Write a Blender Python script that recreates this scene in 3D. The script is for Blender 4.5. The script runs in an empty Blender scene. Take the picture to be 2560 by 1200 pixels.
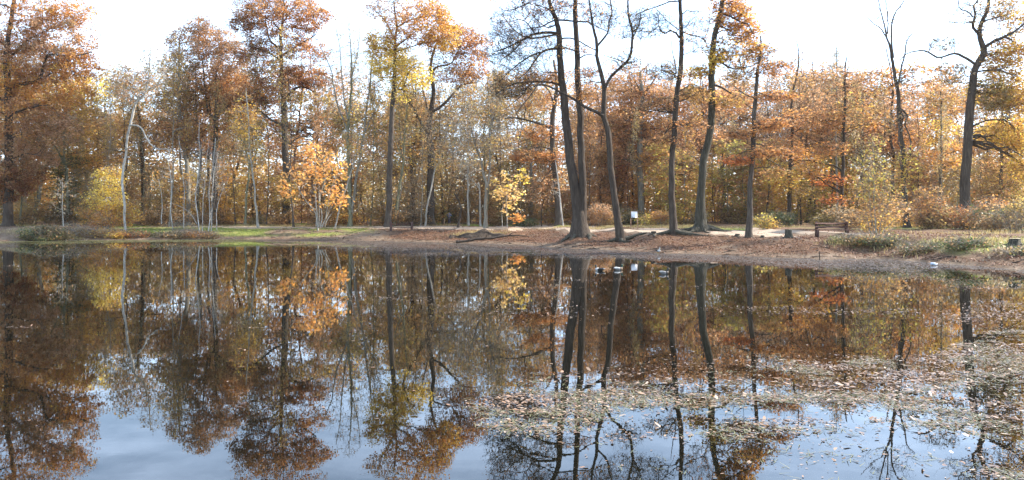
import bpy, math, random
import numpy as np

# ------------------------------------------------------------------ camera, sky, sun, exposure
scene = bpy.context.scene
C = scene.collection
F, HOR, CAMZ = 2000.0, 540.0, 2.5            # photograph: focal length and horizon row in its own pixels, eye height over the water
cam_d = bpy.data.cameras.new('camera'); cam = bpy.data.objects.new('camera', cam_d); C.objects.link(cam)
cam.location = (0, 0, CAMZ); cam.rotation_euler = (math.radians(90), 0, 0)
cam_d.sensor_width = 36; cam_d.lens = 36 * F / 2560; cam_d.shift_y = -60 / 2560
cam_d.clip_start = 0.1; cam_d.clip_end = 3000
scene.camera = cam
SUN_AZ, SUN_EL = 70.0, 32.0                  # degrees right of the view, above the horizon
world = bpy.data.worlds.new('World'); scene.world = world; world.use_nodes = True
wn, wl = world.node_tree.nodes, world.node_tree.links
wn.clear()
sky = wn.new('ShaderNodeTexSky'); sky.sky_type = 'NISHITA'; sky.sun_disc = False
sky.sun_elevation = math.radians(SUN_EL); sky.sun_rotation = math.radians(SUN_AZ)
sky.altitude = 100; sky.air_density = 1.0; sky.dust_density = 0.4; sky.ozone_density = 2.6
# thin cirrus veil over the whole sky
wtc = wn.new('ShaderNodeTexCoord'); wmp = wn.new('ShaderNodeMapping'); wmp.inputs['Scale'].default_value = (1.2, 3.0, 9.0)
wmp.inputs['Rotation'].default_value = (0.15, 0.1, 0.5)
wnz = wn.new('ShaderNodeTexNoise'); wnz.inputs['Scale'].default_value = 1.7; wnz.inputs['Detail'].default_value = 7; wnz.inputs['Roughness'].default_value = 0.62
wrp = wn.new('ShaderNodeValToRGB'); wrp.color_ramp.elements[0].position = 0.40; wrp.color_ramp.elements[1].position = 0.78
wrp.color_ramp.elements[0].color = (0.10, 0.10, 0.10, 1); wrp.color_ramp.elements[1].color = (0.45, 0.45, 0.45, 1)
wmx = wn.new('ShaderNodeMix'); wmx.data_type = 'RGBA'
wbg = wn.new('ShaderNodeBackground'); wbg.inputs['Strength'].default_value = 0.115
wout = wn.new('ShaderNodeOutputWorld')
wl.new(wtc.outputs['Generated'], wmp.inputs['Vector']); wl.new(wmp.outputs['Vector'], wnz.inputs['Vector'])
wl.new(wnz.outputs['Fac'], wrp.inputs['Fac']); wl.new(wrp.outputs['Color'], wmx.inputs['Factor'])
wl.new(sky.outputs['Color'], wmx.inputs['A']); wmx.inputs['B'].default_value = (15.5, 19.0, 24.5, 1)
wl.new(wmx.outputs['Result'], wbg.inputs['Color']); wl.new(wbg.outputs['Background'], wout.inputs['Surface'])
sun_d = bpy.data.lights.new('sun', 'SUN'); sun = bpy.data.objects.new('sun', sun_d); C.objects.link(sun)
sun_d.energy = 5.0; sun_d.angle = math.radians(0.53); sun_d.color = (1.0, 0.90, 0.77)
sun.rotation_euler = (math.radians(90 - SUN_EL), 0, math.radians(180 - SUN_AZ))
sun.location = (60, 60, 60)
scene.view_settings.view_transform = 'Standard'; scene.view_settings.look = 'None'
scene.view_settings.exposure = 1.62; scene.view_settings.gamma = 1.0
scene.view_settings.use_curve_mapping = False
scene.render.engine = 'CYCLES'
scene.cycles.max_bounces = 10; scene.cycles.diffuse_bounces = 6; scene.cycles.glossy_bounces = 3; scene.cycles.transmission_bounces = 6
scene.cycles.sample_clamp_indirect = 6.0

# ------------------------------------------------------------------ helpers
RNG = np.random.default_rng(11)
def at(px, py, Y): return np.array([(px - 1280) * Y / F, Y, CAMZ - (py - HOR) * Y / F])
def pxX(px, Y): return (px - 1280) * Y / F
def vnoise(x, y, s=1.0, seed=0):
    """smooth value noise, 0..1"""
    x = np.asarray(x, float) / s; y = np.asarray(y, float) / s
    xi, yi = np.floor(x).astype(np.int64), np.floor(y).astype(np.int64)
    fx, fy = x - xi, y - yi
    fx, fy = fx*fx*(3-2*fx), fy*fy*(3-2*fy)
    def h(a, b):
        n = (a*374761393 + b*668265263 + seed*974711) & 0x7fffffff
        n = ((n ^ (n >> 13)) * 1274126177) & 0x7fffffff
        return ((n ^ (n >> 16)) & 0xffff) / 65535.0
    return (h(xi, yi)*(1-fx) + h(xi+1, yi)*fx)*(1-fy) + (h(xi, yi+1)*(1-fx) + h(xi+1, yi+1)*fx)*fy
def fbm(x, y, s, seed=0, o=3):
    v = 0; a = 0.5; t = 0
    for i in range(o):
        v = v + a*vnoise(x, y, s/2**i, seed+i*17); t += a; a *= 0.55
    return v/t
def smooth(e0, e1, x):
    t = np.clip((np.asarray(x, float)-e0)/(e1-e0), 0, 1); return t*t*(3-2*t)

def mesh_from(name, V, Q=None, T=None, mats=(), midx=None, tint=None, smooth_faces=False):
    """mesh from numpy arrays: V (n,3), quads Q (m,4) and / or triangles T (k,3)"""
    me = bpy.data.meshes.new(name)
    V = np.asarray(V, np.float32).reshape(-1, 3)
    nq = 0 if Q is None else len(Q); nt = 0 if T is None else len(T)
    loops = np.concatenate([np.asarray(a, np.int32).ravel() for a in (Q, T) if a is not None and len(a)])
    me.vertices.add(len(V)); me.vertices.foreach_set('co', V.ravel())
    me.loops.add(len(loops)); me.loops.foreach_set('vertex_index', loops)
    st = np.concatenate([np.arange(nq)*4, nq*4 + np.arange(nt)*3]).astype(np.int32)
    me.polygons.add(nq+nt); me.polygons.foreach_set('loop_start', st)
    for m in mats: me.materials.append(m)
    if midx is not None: me.polygons.foreach_set('material_index', np.asarray(midx, np.int32))
    if smooth_faces: me.polygons.foreach_set('use_smooth', np.ones(nq+nt, bool))
    if tint is not None:
        a = me.attributes.new('tint', 'FLOAT', 'POINT'); a.data.foreach_set('value', np.asarray(tint, np.float32))
    me.update(calc_edges=True); me.validate()
    return me
def link(name, data, parent=None, loc=None, rot=None):
    o = bpy.data.objects.new(name, data); C.objects.link(o)
    if parent is not None: o.parent = parent
    if loc is not None: o.location = loc
    if rot is not None: o.rotation_euler = rot
    return o
def tag(o, label=None, cat=None, group=None, kind=None):
    for k, v in (('label', label), ('category', cat), ('group', group), ('kind', kind)):
        if v: o[k] = v
    return o
def thing(name, label, cat, loc, rz=0, group=None):
    return tag(link(name, None, None, loc, (0, 0, rz)), label, cat, group)

class MB:
    """collects shapes of ONE part"""
    def __init__(s): s.V = []; s.Q = []; s.T = []; s.n = 0
    def add(s, V, Q=None, T=None):
        V = np.asarray(V, float).reshape(-1, 3)
        if Q is not None and len(Q): s.Q.append(np.asarray(Q)+s.n)
        if T is not None and len(T): s.T.append(np.asarray(T)+s.n)
        s.V.append(V); s.n += len(V)
    def tubes(s, P, R, k=6, cap=False):
        """P (m,n,3), R (m,n): m tapered tubes at once"""
        P = np.asarray(P, float); R = np.asarray(R, float)
        if P.ndim == 2: P = P[None]; R = R[None]
        m, n, _ = P.shape
        T = np.gradient(P, axis=1); T /= np.linalg.norm(T, axis=2, keepdims=True)+1e-9
        d = P[:, -1]-P[:, 0]
        ref = np.where((np.abs(d[:, 2:3]) > 0.75*np.linalg.norm(d, axis=1, keepdims=True)), np.array([[1., 0, 0]]), np.array([[0, 0, 1.]]))
        A = np.cross(T, ref[:, None, :]); A /= np.linalg.norm(A, axis=2, keepdims=True)+1e-9
        B = np.cross(T, A)
        th = np.arange(k)*2*math.pi/k
        V = P[:, :, None, :] + R[:, :, None, None]*(np.cos(th)[None, None, :, None]*A[:, :, None, :]+np.sin(th)[None, None, :, None]*B[:, :, None, :])
        idx = np.arange(m*n*k).reshape(m, n, k)
        a = idx[:, :-1, :]; b = np.roll(a, -1, axis=2); c = idx[:, 1:, :]; e = np.roll(c, -1, axis=2)
        base = s.n
        s.add(V.reshape(-1, 3), np.stack([a, b, e, c], -1).reshape(-1, 4))
        if cap:
            for j in range(m):
                for row in (0, n-1):
                    ring = base+idx[j, row]; cv = s.n
                    s.add([P[j, row]])
                    f = [[ring[i], ring[(i+1) % k], cv] for i in range(k)]
                    s.T.append(np.array(f)[:, ::-1] if row == 0 else np.array(f))
    def box(s, c, h, M=None, bev=0.0):
        c = np.asarray(c, float); h = np.asarray(h, float)
        if bev <= 0:
            V = np.array([[x, y, z] for x in (-1, 1) for y in (-1, 1) for z in (-1, 1)], float)*h
            Q = [(0, 1, 3, 2), (4, 6, 7, 5), (0, 4, 5, 1), (2, 3, 7, 6), (0, 2, 6, 4), (1, 5, 7, 3)]; T = []
        else:
            b = bev; V = []; key = {}
            for x in (-1, 1):
                for y in (-1, 1):
                    for z in (-1, 1):
                        for ax in range(3):
                            v = np.array([x, y, z])*(h-b); v[ax] += (x, y, z)[ax]*b
                            key[x, y, z, ax] = len(V); V.append(v)
            V = np.array(V); Q = []; T = []
            for ax in range(3):
                o = [i for i in range(3) if i != ax]
                for sg in (-1, 1):
                    f = []
                    for p, q in ((-1, -1), (1, -1), (1, 1), (-1, 1)):
                        k = [0, 0, 0]; k[ax] = sg; k[o[0]] = p; k[o[1]] = q; f.append(key[k[0], k[1], k[2], ax])
                    Q.append(f)
                for p in (-1, 1):
                    for q in (-1, 1):
                        f = []
                        for sg, a2 in ((-1, 0), (1, 0), (1, 1), (-1, 1)):
                            k = [0, 0, 0]; k[ax] = sg; k[o[0]] = p; k[o[1]] = q; f.append(key[k[0], k[1], k[2], o[a2]])
                        Q.append(f)
            for x in (-1, 1):
                for y in (-1, 1):
                    for z in (-1, 1): T.append([key[x, y, z, a] for a in range(3)])
        if M is not None: V = V @ np.asarray(M).T
        s.add(V+c, Q, T if len(T) else None)
    def loft(s, P, RX, RZ, k=12, axis='x'):
        """rings round a centre line, closed with tips; rings lie across the given axis"""
        P = np.asarray(P, float); n = len(P); th = np.arange(k)*2*math.pi/k
        V = np.zeros((n, k, 3)); V += P[:, None, :]
        u, w = {'x': (1, 2), 'y': (0, 2), 'z': (0, 1)}[axis]
        V[:, :, u] += np.asarray(RX)[:, None]*np.cos(th); V[:, :, w] += np.asarray(RZ)[:, None]*np.sin(th)
        idx = np.arange(n*k).reshape(n, k); a = idx[:-1]; b = np.roll(a, -1, 1); c = idx[1:]; e = np.roll(c, -1, 1)
        Q = np.stack([a, b, e, c], -1).reshape(-1, 4)
        Vt = np.concatenate([V.reshape(-1, 3), P[:1], P[-1:]])
        T = [[(i+1) % k, i, n*k] for i in range(k)]+[[(n-1)*k+i, (n-1)*k+(i+1) % k, n*k+1] for i in range(k)]
        s.add(Vt, Q, T)
    def build(s, name, mat, parent=None, smooth_faces=True, tint=None, loc=None, rot=None):
        me = mesh_from(name, np.concatenate(s.V), np.concatenate(s.Q) if s.Q else None, np.concatenate(s.T) if s.T else None,
                       (mat,), tint=tint, smooth_faces=smooth_faces)
        return link(name, me, parent, loc, rot)

# ------------------------------------------------------------------ materials
def new_mat(name):
    m = bpy.data.materials.new(name); m.use_nodes = True; m.node_tree.nodes.clear()
    return m, m.node_tree.nodes, m.node_tree.links
def ramp(n, stops):
    r = n.new('ShaderNodeValToRGB'); e = r.color_ramp.elements
    while len(e) < len(stops): e.new(0.5)
    for i, (p, c) in enumerate(stops): e[i].position = p; e[i].color = (*c, 1)
    return r
def mat_leaf(name, cols, trans=0.55, rough=0.55, spec=0.3):
    m, n, l = new_mat(name)
    at_ = n.new('ShaderNodeAttribute'); at_.attribute_name = 'tint'
    cols = [tuple(min(1, 1.06*(0.95*v+.05*(.3*c[0]+.6*c[1]+.1*c[2]))*g) for v, g in zip(c, (1.02, 1.05, 1.0))) for c in cols]
    rp = ramp(n, [(i/(len(cols)-1), c) for i, c in enumerate(cols)])
    l.new(at_.outputs['Fac'], rp.inputs['Fac'])
    p = n.new('ShaderNodeBsdfPrincipled'); p.inputs['Roughness'].default_value = rough; p.inputs['Specular IOR Level'].default_value = spec
    t = n.new('ShaderNodeBsdfTranslucent'); mx = n.new('ShaderNodeMixShader'); mx.inputs[0].default_value = trans
    hs = n.new('ShaderNodeHueSaturation'); hs.inputs['Saturation'].default_value = 1.03; hs.inputs['Value'].default_value = 1.45
    l.new(rp.outputs['Color'], p.inputs['Base Color']); l.new(rp.outputs['Color'], hs.inputs['Color']); l.new(hs.outputs['Color'], t.inputs['Color'])
    l.new(p.outputs[0], mx.inputs[1]); l.new(t.outputs[0], mx.inputs[2])
    o = n.new('ShaderNodeOutputMaterial'); l.new(mx.outputs[0], o.inputs['Surface'])
    return m
def mat_noise(name, cols, scale=3.0, stretch=(1, 1, 1), rough=0.85, bump=0.3, detail=6, spec=0.3, bscale=None, pos=(0.3, 0.7)):
    m, n, l = new_mat(name)
    tc = n.new('ShaderNodeTexCoord'); mp = n.new('ShaderNodeMapping'); mp.inputs['Scale'].default_value = stretch
    nz = n.new('ShaderNodeTexNoise'); nz.inputs['Scale'].default_value = scale; nz.inputs['Detail'].default_value = detail; nz.inputs['Roughness'].default_value = 0.65
    rp = ramp(n, [(pos[0]+(pos[1]-pos[0])*i/(len(cols)-1), c) for i, c in enumerate(cols)])
    p = n.new('ShaderNodeBsdfPrincipled'); p.inputs['Roughness'].default_value = rough; p.inputs['Specular IOR Level'].default_value = spec
    o = n.new('ShaderNodeOutputMaterial')
    l.new(tc.outputs['Object'], mp.inputs['Vector']); l.new(mp.outputs[0], nz.inputs['Vector']); l.new(nz.outputs['Fac'], rp.inputs['Fac'])
    l.new(rp.outputs['Color'], p.inputs['Base Color']); l.new(p.outputs[0], o.inputs['Surface'])
    if bump:
        n2 = n.new('ShaderNodeTexNoise'); n2.inputs['Scale'].default_value = bscale or scale*3; n2.inputs['Detail'].default_value = 5
        l.new(mp.outputs[0], n2.inputs['Vector'])
        b = n.new('ShaderNodeBump'); b.inputs['Strength'].default_value = bump; b.inputs['Distance'].default_value = 0.10
        l.new(n2.outputs['Fac'], b.inputs['Height']); l.new(b.outputs[0], p.inputs['Normal'])
    return m

LEAF = {
 'rust':   mat_leaf('leaf_rust',   [(.17, .068, .028), (.29, .12, .045), (.40, .19, .075), (.48, .28, .13)]),
 'darkrust': mat_leaf('leaf_dark_rust', [(.12, .042, .022), (.21, .078, .032), (.33, .135, .05)]),
 'orange': mat_leaf('leaf_orange', [(.34, .14, .034), (.48, .23, .055), (.58, .33, .09)]),
 'pink':   mat_leaf('leaf_pale_rust', [(.26, .135, .075), (.40, .225, .125), (.50, .31, .18)]),
 'gold':   mat_leaf('leaf_gold',   [(.27, .155, .032), (.44, .27, .055), (.57, .38, .09)]),
 'yellow': mat_leaf('leaf_yellow', [(.46, .31, .04), (.60, .45, .08), (.70, .56, .16)]),
 'paleyellow': mat_leaf('leaf_pale_yellow', [(.52, .33, .12), (.66, .46, .19), (.76, .58, .28)]),
 'lime':   mat_leaf('leaf_lime',   [(.19, .165, .035), (.31, .26, .055), (.44, .35, .09)]),
 'olive':  mat_leaf('leaf_olive',  [(.15, .115, .045), (.25, .19, .065), (.34, .25, .085), (.44, .32, .11)]),
 'brown':  mat_leaf('leaf_brown',  [(.16, .095, .05), (.27, .16, .075), (.38, .235, .115)]),
 'umber':  mat_leaf('leaf_umber',  [(.19, .098, .042), (.31, .17, .065), (.43, .25, .095)]),
 'red':    mat_leaf('leaf_red',    [(.28, .075, .03), (.41, .13, .045), (.52, .21, .075)]),
 'bigorange': mat_leaf('leaf_big_orange', [(.46, .20, .055), (.60, .31, .10), (.70, .43, .18)]),
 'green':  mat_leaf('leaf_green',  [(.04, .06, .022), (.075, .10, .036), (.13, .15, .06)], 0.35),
 'shade':  mat_leaf('leaf_shaded_dark', [(.045, .036, .018), (.09, .068, .032), (.15, .11, .05)], 0.4),  # darkened leaves: shade on the bank bushes put into the colour
 'grey':   mat_leaf('leaf_grey_brown', [(.17, .135, .095), (.26, .205, .14), (.35, .28, .19)]),
}
MIXES = {'rust': ['umber', 'pink', 'brown', 'orange'], 'darkrust': ['rust', 'brown', 'umber'], 'orange': ['gold', 'rust', 'pink'], 'pink': ['umber', 'brown', 'rust', 'grey'], 'gold': ['umber', 'yellow', 'orange'], 'yellow': ['gold', 'yellow'],
         'olive': ['umber', 'brown', 'gold', 'grey'], 'brown': ['umber', 'grey', 'olive'], 'umber': ['olive', 'brown', 'gold', 'rust'], 'red': ['rust', 'orange', 'red'], 'lime': ['gold', 'olive', 'umber'], 'green': ['olive', 'green', 'brown'], 'grey': ['brown', 'olive'],
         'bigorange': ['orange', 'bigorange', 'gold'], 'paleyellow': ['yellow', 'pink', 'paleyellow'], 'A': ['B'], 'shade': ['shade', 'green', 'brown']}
def bark(name, cols, moss=None, scale=2.2):
    return mat_noise(name, cols, scale=scale, stretch=(3, 3, 0.5), rough=0.9, bump=1.0, bscale=6)
BARK = {
 'dark':  bark('bark_dark', [(.022, .015, .010), (.050, .035, .024), (.092, .068, .047)]),
 'oak':   bark('bark_oak', [(.032, .024, .018), (.066, .050, .037), (.11, .088, .064)]),
 'grey':  bark('bark_grey', [(.10, .088, .066), (.19, .17, .13), (.28, .26, .20)]),
 'green': bark('bark_green_grey', [(.08, .078, .045), (.16, .155, .09), (.26, .25, .16)]),
 'pale':  bark('bark_pale', [(.15, .13, .10), (.30, .275, .225), (.44, .41, .35)]),
 'white': bark('bark_white', [(.10, .09, .075), (.36, .34, .30), (.54, .52, .47)]),
 'bone':  bark('bark_bone', [(.10, .085, .065), (.34, .31, .26), (.54, .51, .44)]),
 'mossy': bark('bark_mossy', [(.024, .022, .013), (.048, .043, .028), (.10, .088, .064)]),
 'twig':  bark('bark_twig', [(.13, .11, .085), (.22, .19, .15), (.30, .27, .22)]),
}

# ------------------------------------------------------------------ the lie of the land
SHORE_PX = [(0, 604), (150, 601), (500, 599), (620, 598.5), (800, 600), (900, 602), (1050, 606), (1180, 609), (1300, 613), (1420, 622), (1550, 627), (1650, 634),
            (1800, 638), (1950, 645), (2060, 650), (2200, 648), (2350, 660), (2450, 667), (2560, 676)]
_sx = [-160, -130, -108, -92, -72]; _sy = [-60, -20, 22, 52, 71]
for px, py in SHORE_PX:
    Yw = F*CAMZ/(py-HOR); _sx.append(pxX(px, Yw)); _sy.append(Yw)
_sx += [31, 38, 44, 49, 60]; _sy += [31, 21, 6, -18, -60]
_sx = np.array(_sx); _sy = np.array(_sy)
_o = np.argsort(_sx); _sx, _sy = _sx[_o], _sy[_o]
def shore(X):
    X = np.asarray(X, float)
    return np.interp(X, _sx, _sy) + 0.5*np.sin(X*0.9+1)*np.sin(X*0.31) + 0.25*np.sin(X*2.3)
def shore_dist(X, Y):
    s = (shore(np.asarray(X)+1.0)-shore(np.asarray(X)-1.0))/2
    far = (np.asarray(Y)-shore(X))/np.sqrt(1+np.minimum(s*s, 6))
    near = 3.0-np.asarray(Y)
    return np.maximum(far, near)
PROF_T = [-30, -10, -3, -0.5, 0, 0.6, 3, 7, 12, 18, 40, 90, 250, 2000]
PROF_H = [-1.6, -1.2, -0.55, -0.1, 0, .10, .38, .88, 1.12, 1.22, 1.42, 1.6, 1.8, 2.0]
def ground(X, Y):
    X = np.asarray(X, float); Y = np.asarray(Y, float)
    t = shore_dist(X, Y)
    h = np.interp(t, PROF_T, PROF_H)
    land = smooth(0.3, 5, t)
    h = h + land*(0.27*(fbm(X, Y, 4.5, 3)-.5) + 0.05*(vnoise(X, Y, 1.3, 9)-.5) + 0.35*smooth(20, 60, t)*(fbm(X, Y, 17, 5)-.5))
    # the raised banks: earth mound by the fallen branch, undercut left bank, hummocky right bank
    def hump(px, Yc, rx, ry, a): return a*np.exp(-((X-pxX(px, Yc))/rx)**2-((Y-Yc)/ry)**2)
    h = h + hump(1205, 78.6, 2.8, 1.6, .30) + hump(1450, 66.2, 2.6, 1.8, .18) + hump(1755, 65, 2.8, 1.8, .25) + hump(1690, 62.5, 1.8, 1.3, .15)
    h = h + hump(95, 84, 3.2, 1.6, .7) + hump(2190, 50.5, 2.6, 1.5, .45) + hump(2500, 45.5, 2.4, 1.8, .08) + hump(2380, 47, 2.5, 1.6, .08) + hump(2110, 51.5, 1.6, 1.2, .35)
    return h
def gz(X, Y): return float(ground(X, Y))

# ground cover masks by place
def covers(X, Y):
    t = shore_dist(X, Y); px = 1280+X*F/np.maximum(Y, 1)
    n1 = fbm(X, Y, 5, 31); n2 = fbm(X, Y, 1.6, 41); n3 = fbm(X, Y, 9, 51)
    grassL = smooth(250, 330, px)*(1-smooth(860, 960, px))*smooth(1.5, 4, t+3*(n1-.5))*(1-smooth(13, 18, t))*smooth(.36, .60, n1)*(0.45+0.9*n2)
    grassR = .5*smooth(2220, 2320, px)*smooth(4.2, 5.5, t+2*(n2-.5))*(1-smooth(11, 15, t))*smooth(.34, .6, n1)
    edge = smooth(20, 25, t)*(1-smooth(32, 40, t))*smooth(.45, .65, n1)*0.9
    grass = np.clip(np.maximum(np.maximum(grassL, grassR), edge), 0, 1)
    lit = smooth(930, 1020, px)*(1-smooth(2150, 2300, px))*smooth(.5, 2.2, t)*(1-smooth(7.0, 11.5, t+4*(n3-.5)))*smooth(.18, .48, n2+.4*(n1-.4))
    lit2 = smooth(19, 26, t)*0.9
    lit3 = np.maximum(.30*smooth(.5, .7, n1), .8*smooth(2080, 2200, px)*smooth(.2, 1.0, t))
    litter = np.clip(np.maximum(np.maximum(lit, lit2), lit3)*(1-grass), 0, 1)
    path = smooth(9.0, 11.5, t+1.2*(n1-.5))*(1-smooth(17.5, 20.5, t+1.2*(n2-.5)))*smooth(330, 600, px)*(1-smooth(2120, 2200, px))
    return grass, litter, path

# ------------------------------------------------------------------ ground, path, water
def axis_pts(parts):
    out = []
    for a, b, st in parts: out.append(np.arange(a, b, st))
    return np.concatenate(out)
gx = axis_pts([(-900, -140, 40), (-140, -70, 3.0), (-70, 50, 0.8), (50, 140, 3.0), (140, 940, 40)])
gy = axis_pts([(-300, -20, 20), (-20, 30, 2.0), (30, 120, 0.6), (120, 240, 4), (240, 1500, 60)])
GX, GY = np.meshgrid(gx, gy); GZ = ground(GX, GY)
idx = np.arange(GX.size).reshape(GX.shape)
Qg = np.stack([idx[:-1, :-1], idx[:-1, 1:], idx[1:, 1:], idx[1:, :-1]], -1).reshape(-1, 4)
gr, li, pa = covers(GX, GY)
m_ground, n, l = new_mat('ground')
def attr(n, name):
    a = n.new('ShaderNodeAttribute'); a.attribute_name = name; return a
tc = n.new('ShaderNodeTexCoord')
nz = n.new('ShaderNodeTexNoise'); nz.inputs['Scale'].default_value = 1.3; nz.inputs['Detail'].default_value = 9; nz.inputs['Roughness'].default_value = .7
nf = n.new('ShaderNodeTexNoise'); nf.inputs['Scale'].default_value = 9; nf.inputs['Detail'].default_value = 4
l.new(tc.outputs['Object'], nz.inputs['Vector']); l.new(tc.outputs['Object'], nf.inputs['Vector'])
dirt = ramp(n, [(.3, (.075, .052, .034)), (.5, (.14, .10, .066)), (.72, (.235, .175, .118))]); l.new(nz.outputs['Fac'], dirt.inputs['Fac'])
lf = ramp(n, [(.3, (.05, .027, .015)), (.5, (.105, .056, .030)), (.68, (.19, .112, .06))]); l.new(nf.outputs['Fac'], lf.inputs['Fac'])
gs = ramp(n, [(.3, (.09, .10, .025)), (.5, (.17, .20, .04)), (.7, (.30, .28, .09))]); l.new(nz.outputs['Fac'], gs.inputs['Fac'])
def mixc(fac, a, b):
    x = n.new('ShaderNodeMix'); x.data_type = 'RGBA'; l.new(fac, x.inputs['Factor']); l.new(a, x.inputs['A']); l.new(b, x.inputs['B']); return x.outputs['Result']
c1 = mixc(attr(n, 'litter').outputs['Fac'], dirt.outputs['Color'], lf.outputs['Color'])
c2 = mixc(attr(n, 'grass').outputs['Fac'], c1, gs.outputs['Color'])
p = n.new('ShaderNodeBsdfPrincipled'); p.inputs['Roughness'].default_value = .95; p.inputs['Specular IOR Level'].default_value = .15
b = n.new('ShaderNodeBump'); b.inputs['Strength'].default_value = .7; b.inputs['Distance'].default_value = .08
l.new(nf.outputs['Fac'], b.inputs['Height']); l.new(b.outputs[0], p.inputs['Normal'])
l.new(c2, p.inputs['Base Color']); o_ = n.new('ShaderNodeOutputMaterial'); l.new(p.outputs[0], o_.inputs['Surface'])
me = mesh_from('ground', np.stack([GX, GY, GZ], -1), Qg, mats=(m_ground,), smooth_faces=True)
for nm, v in (('grass', gr), ('litter', li)):
    a = me.attributes.new(nm, 'FLOAT', 'POINT'); a.data.foreach_set('value', v.ravel().astype(np.float32))
tag(link('ground', me), kind='structure')
# trodden path behind the bank: only the cells where it runs, a few millimetres over the ground
sel = (pa[:-1, :-1] > .35) & (GY[:-1, :-1] > 30) & (GY[:-1, :-1] < 119)
sel = sel & (np.abs(GX[:-1, :-1]) < 69)
qs = np.stack([idx[:-1, :-1], idx[:-1, 1:], idx[1:, 1:], idx[1:, :-1]], -1)[sel]
u, inv = np.unique(qs.ravel(), return_inverse=True)
PV = np.stack([GX, GY, GZ+0.012], -1).reshape(-1, 3)[u]
m_path = mat_noise('path_earth', [(.20, .145, .10), (.29, .22, .155), (.37, .29, .21)], scale=.9, rough=.95, bump=.3, bscale=10, pos=(.3, .72))
tag(link('path', mesh_from('path', PV, inv.reshape(-1, 4), mats=(m_path,), smooth_faces=True)), kind='structure')
# water
m_water, n, l = new_mat('pond_water')
p = n.new('ShaderNodeBsdfPrincipled'); p.inputs['Base Color'].default_value = (.004, .004, .0025, 1); p.inputs['Roughness'].default_value = 0.0
p.inputs['IOR'].default_value = 1.38; p.inputs['Specular IOR Level'].default_value = .5
tc = n.new('ShaderNodeTexCoord'); mp = n.new('ShaderNodeMapping'); mp.inputs['Scale'].default_value = (.35, .9, 1)
nz = n.new('ShaderNodeTexNoise'); nz.inputs['Scale'].default_value = 1.1; nz.inputs['Detail'].default_value = 3
nb = n.new('ShaderNodeTexNoise'); nb.inputs['Scale'].default_value = 7.0; nb.inputs['Detail'].default_value = 2
ad = n.new('ShaderNodeMath'); ad.operation = 'MULTIPLY_ADD'; ad.inputs[1].default_value = .12
b = n.new('ShaderNodeBump'); b.inputs['Strength'].default_value = .018; b.inputs['Distance'].default_value = .05
l.new(tc.outputs['Object'], mp.inputs['Vector']); l.new(mp.outputs[0], nz.inputs['Vector']); l.new(tc.outputs['Object'], nb.inputs['Vector'])
l.new(nb.outputs['Fac'], ad.inputs[0]); l.new(nz.outputs['Fac'], ad.inputs[2]); l.new(ad.outputs[0], b.inputs['Height']); l.new(b.outputs[0], p.inputs['Normal'])
o_ = n.new('ShaderNodeOutputMaterial'); l.new(p.outputs[0], o_.inputs['Surface'])
wx = np.linspace(-170, 70, 25); wy = np.linspace(-6, 110, 13); WX, WY = np.meshgrid(wx, wy)
wi = np.arange(WX.size).reshape(WX.shape)
tag(link('pond_water', mesh_from('pond_water', np.stack([WX, WY, 0*WX], -1), np.stack([wi[:-1, :-1], wi[:-1, 1:], wi[1:, 1:], wi[1:, :-1]], -1).reshape(-1, 4), mats=(m_water,))), kind='structure')

# ------------------------------------------------------------------ tree builder
def resample(P, R, step):
    P = np.asarray(P, float); R = np.asarray(R, float)
    s = np.concatenate([[0], np.cumsum(np.linalg.norm(np.diff(P, axis=0), axis=1))])
    n = max(4, int(s[-1]/step)+1); q = np.linspace(0, s[-1], n)
    # Catmull-Rom through the traced points
    out = np.zeros((n, 3)); j = np.clip(np.searchsorted(s, q, 'right')-1, 0, len(s)-2)
    t = (q-s[j])/np.maximum(s[j+1]-s[j], 1e-6); t = t[:, None]
    p1, p2 = P[j], P[j+1]; p0 = P[np.maximum(j-1, 0)]; p3 = P[np.minimum(j+2, len(P)-1)]
    out = .5*((2*p1)+(-p0+p2)*t+(2*p0-5*p1+4*p2-p3)*t**2+(-p0+3*p1-3*p2+p3)*t**3)
    return out, np.interp(q, s, R)
def bezier(P0, P1, P2, P3, n):
    t = np.linspace(0, 1, n)[None, :, None]
    return (1-t)**3*P0[:, None]+3*(1-t)**2*t*P1[:, None]+3*(1-t)*t*t*P2[:, None]+t**3*P3[:, None]
def leaf_quads(c, size, rng, flat=0.0):
    """diamond leaves with a random stand; flat=1 lays them level"""
    m = len(c)
    nrm = rng.normal(size=(m, 3)); nrm[:, 2] = np.abs(nrm[:, 2])+flat*2.5; nrm /= np.linalg.norm(nrm, axis=1, keepdims=True)
    u = np.cross(nrm, rng.normal(size=(m, 3))); u /= np.linalg.norm(u, axis=1, keepdims=True)+1e-9
    v = np.cross(nrm, u); s = (size*rng.uniform(.6, 1.3, m))[:, None]
    V = np.stack([c-u*s, c-v*s*.62+nrm*s*.15, c+u*s, c+v*s*.62-nrm*s*.1], 1)
    return V.reshape(-1, 3), np.arange(m*4).reshape(m, 4)
def sample_blob(b, k, rng):
    d = rng.normal(size=(k, 3)); d /= np.linalg.norm(d, axis=1, keepdims=True)
    r = rng.uniform(.12, 1, k)**(1/2.2)
    return np.asarray(b['c'])+d*r[:, None]*np.asarray(b['r'])
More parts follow.
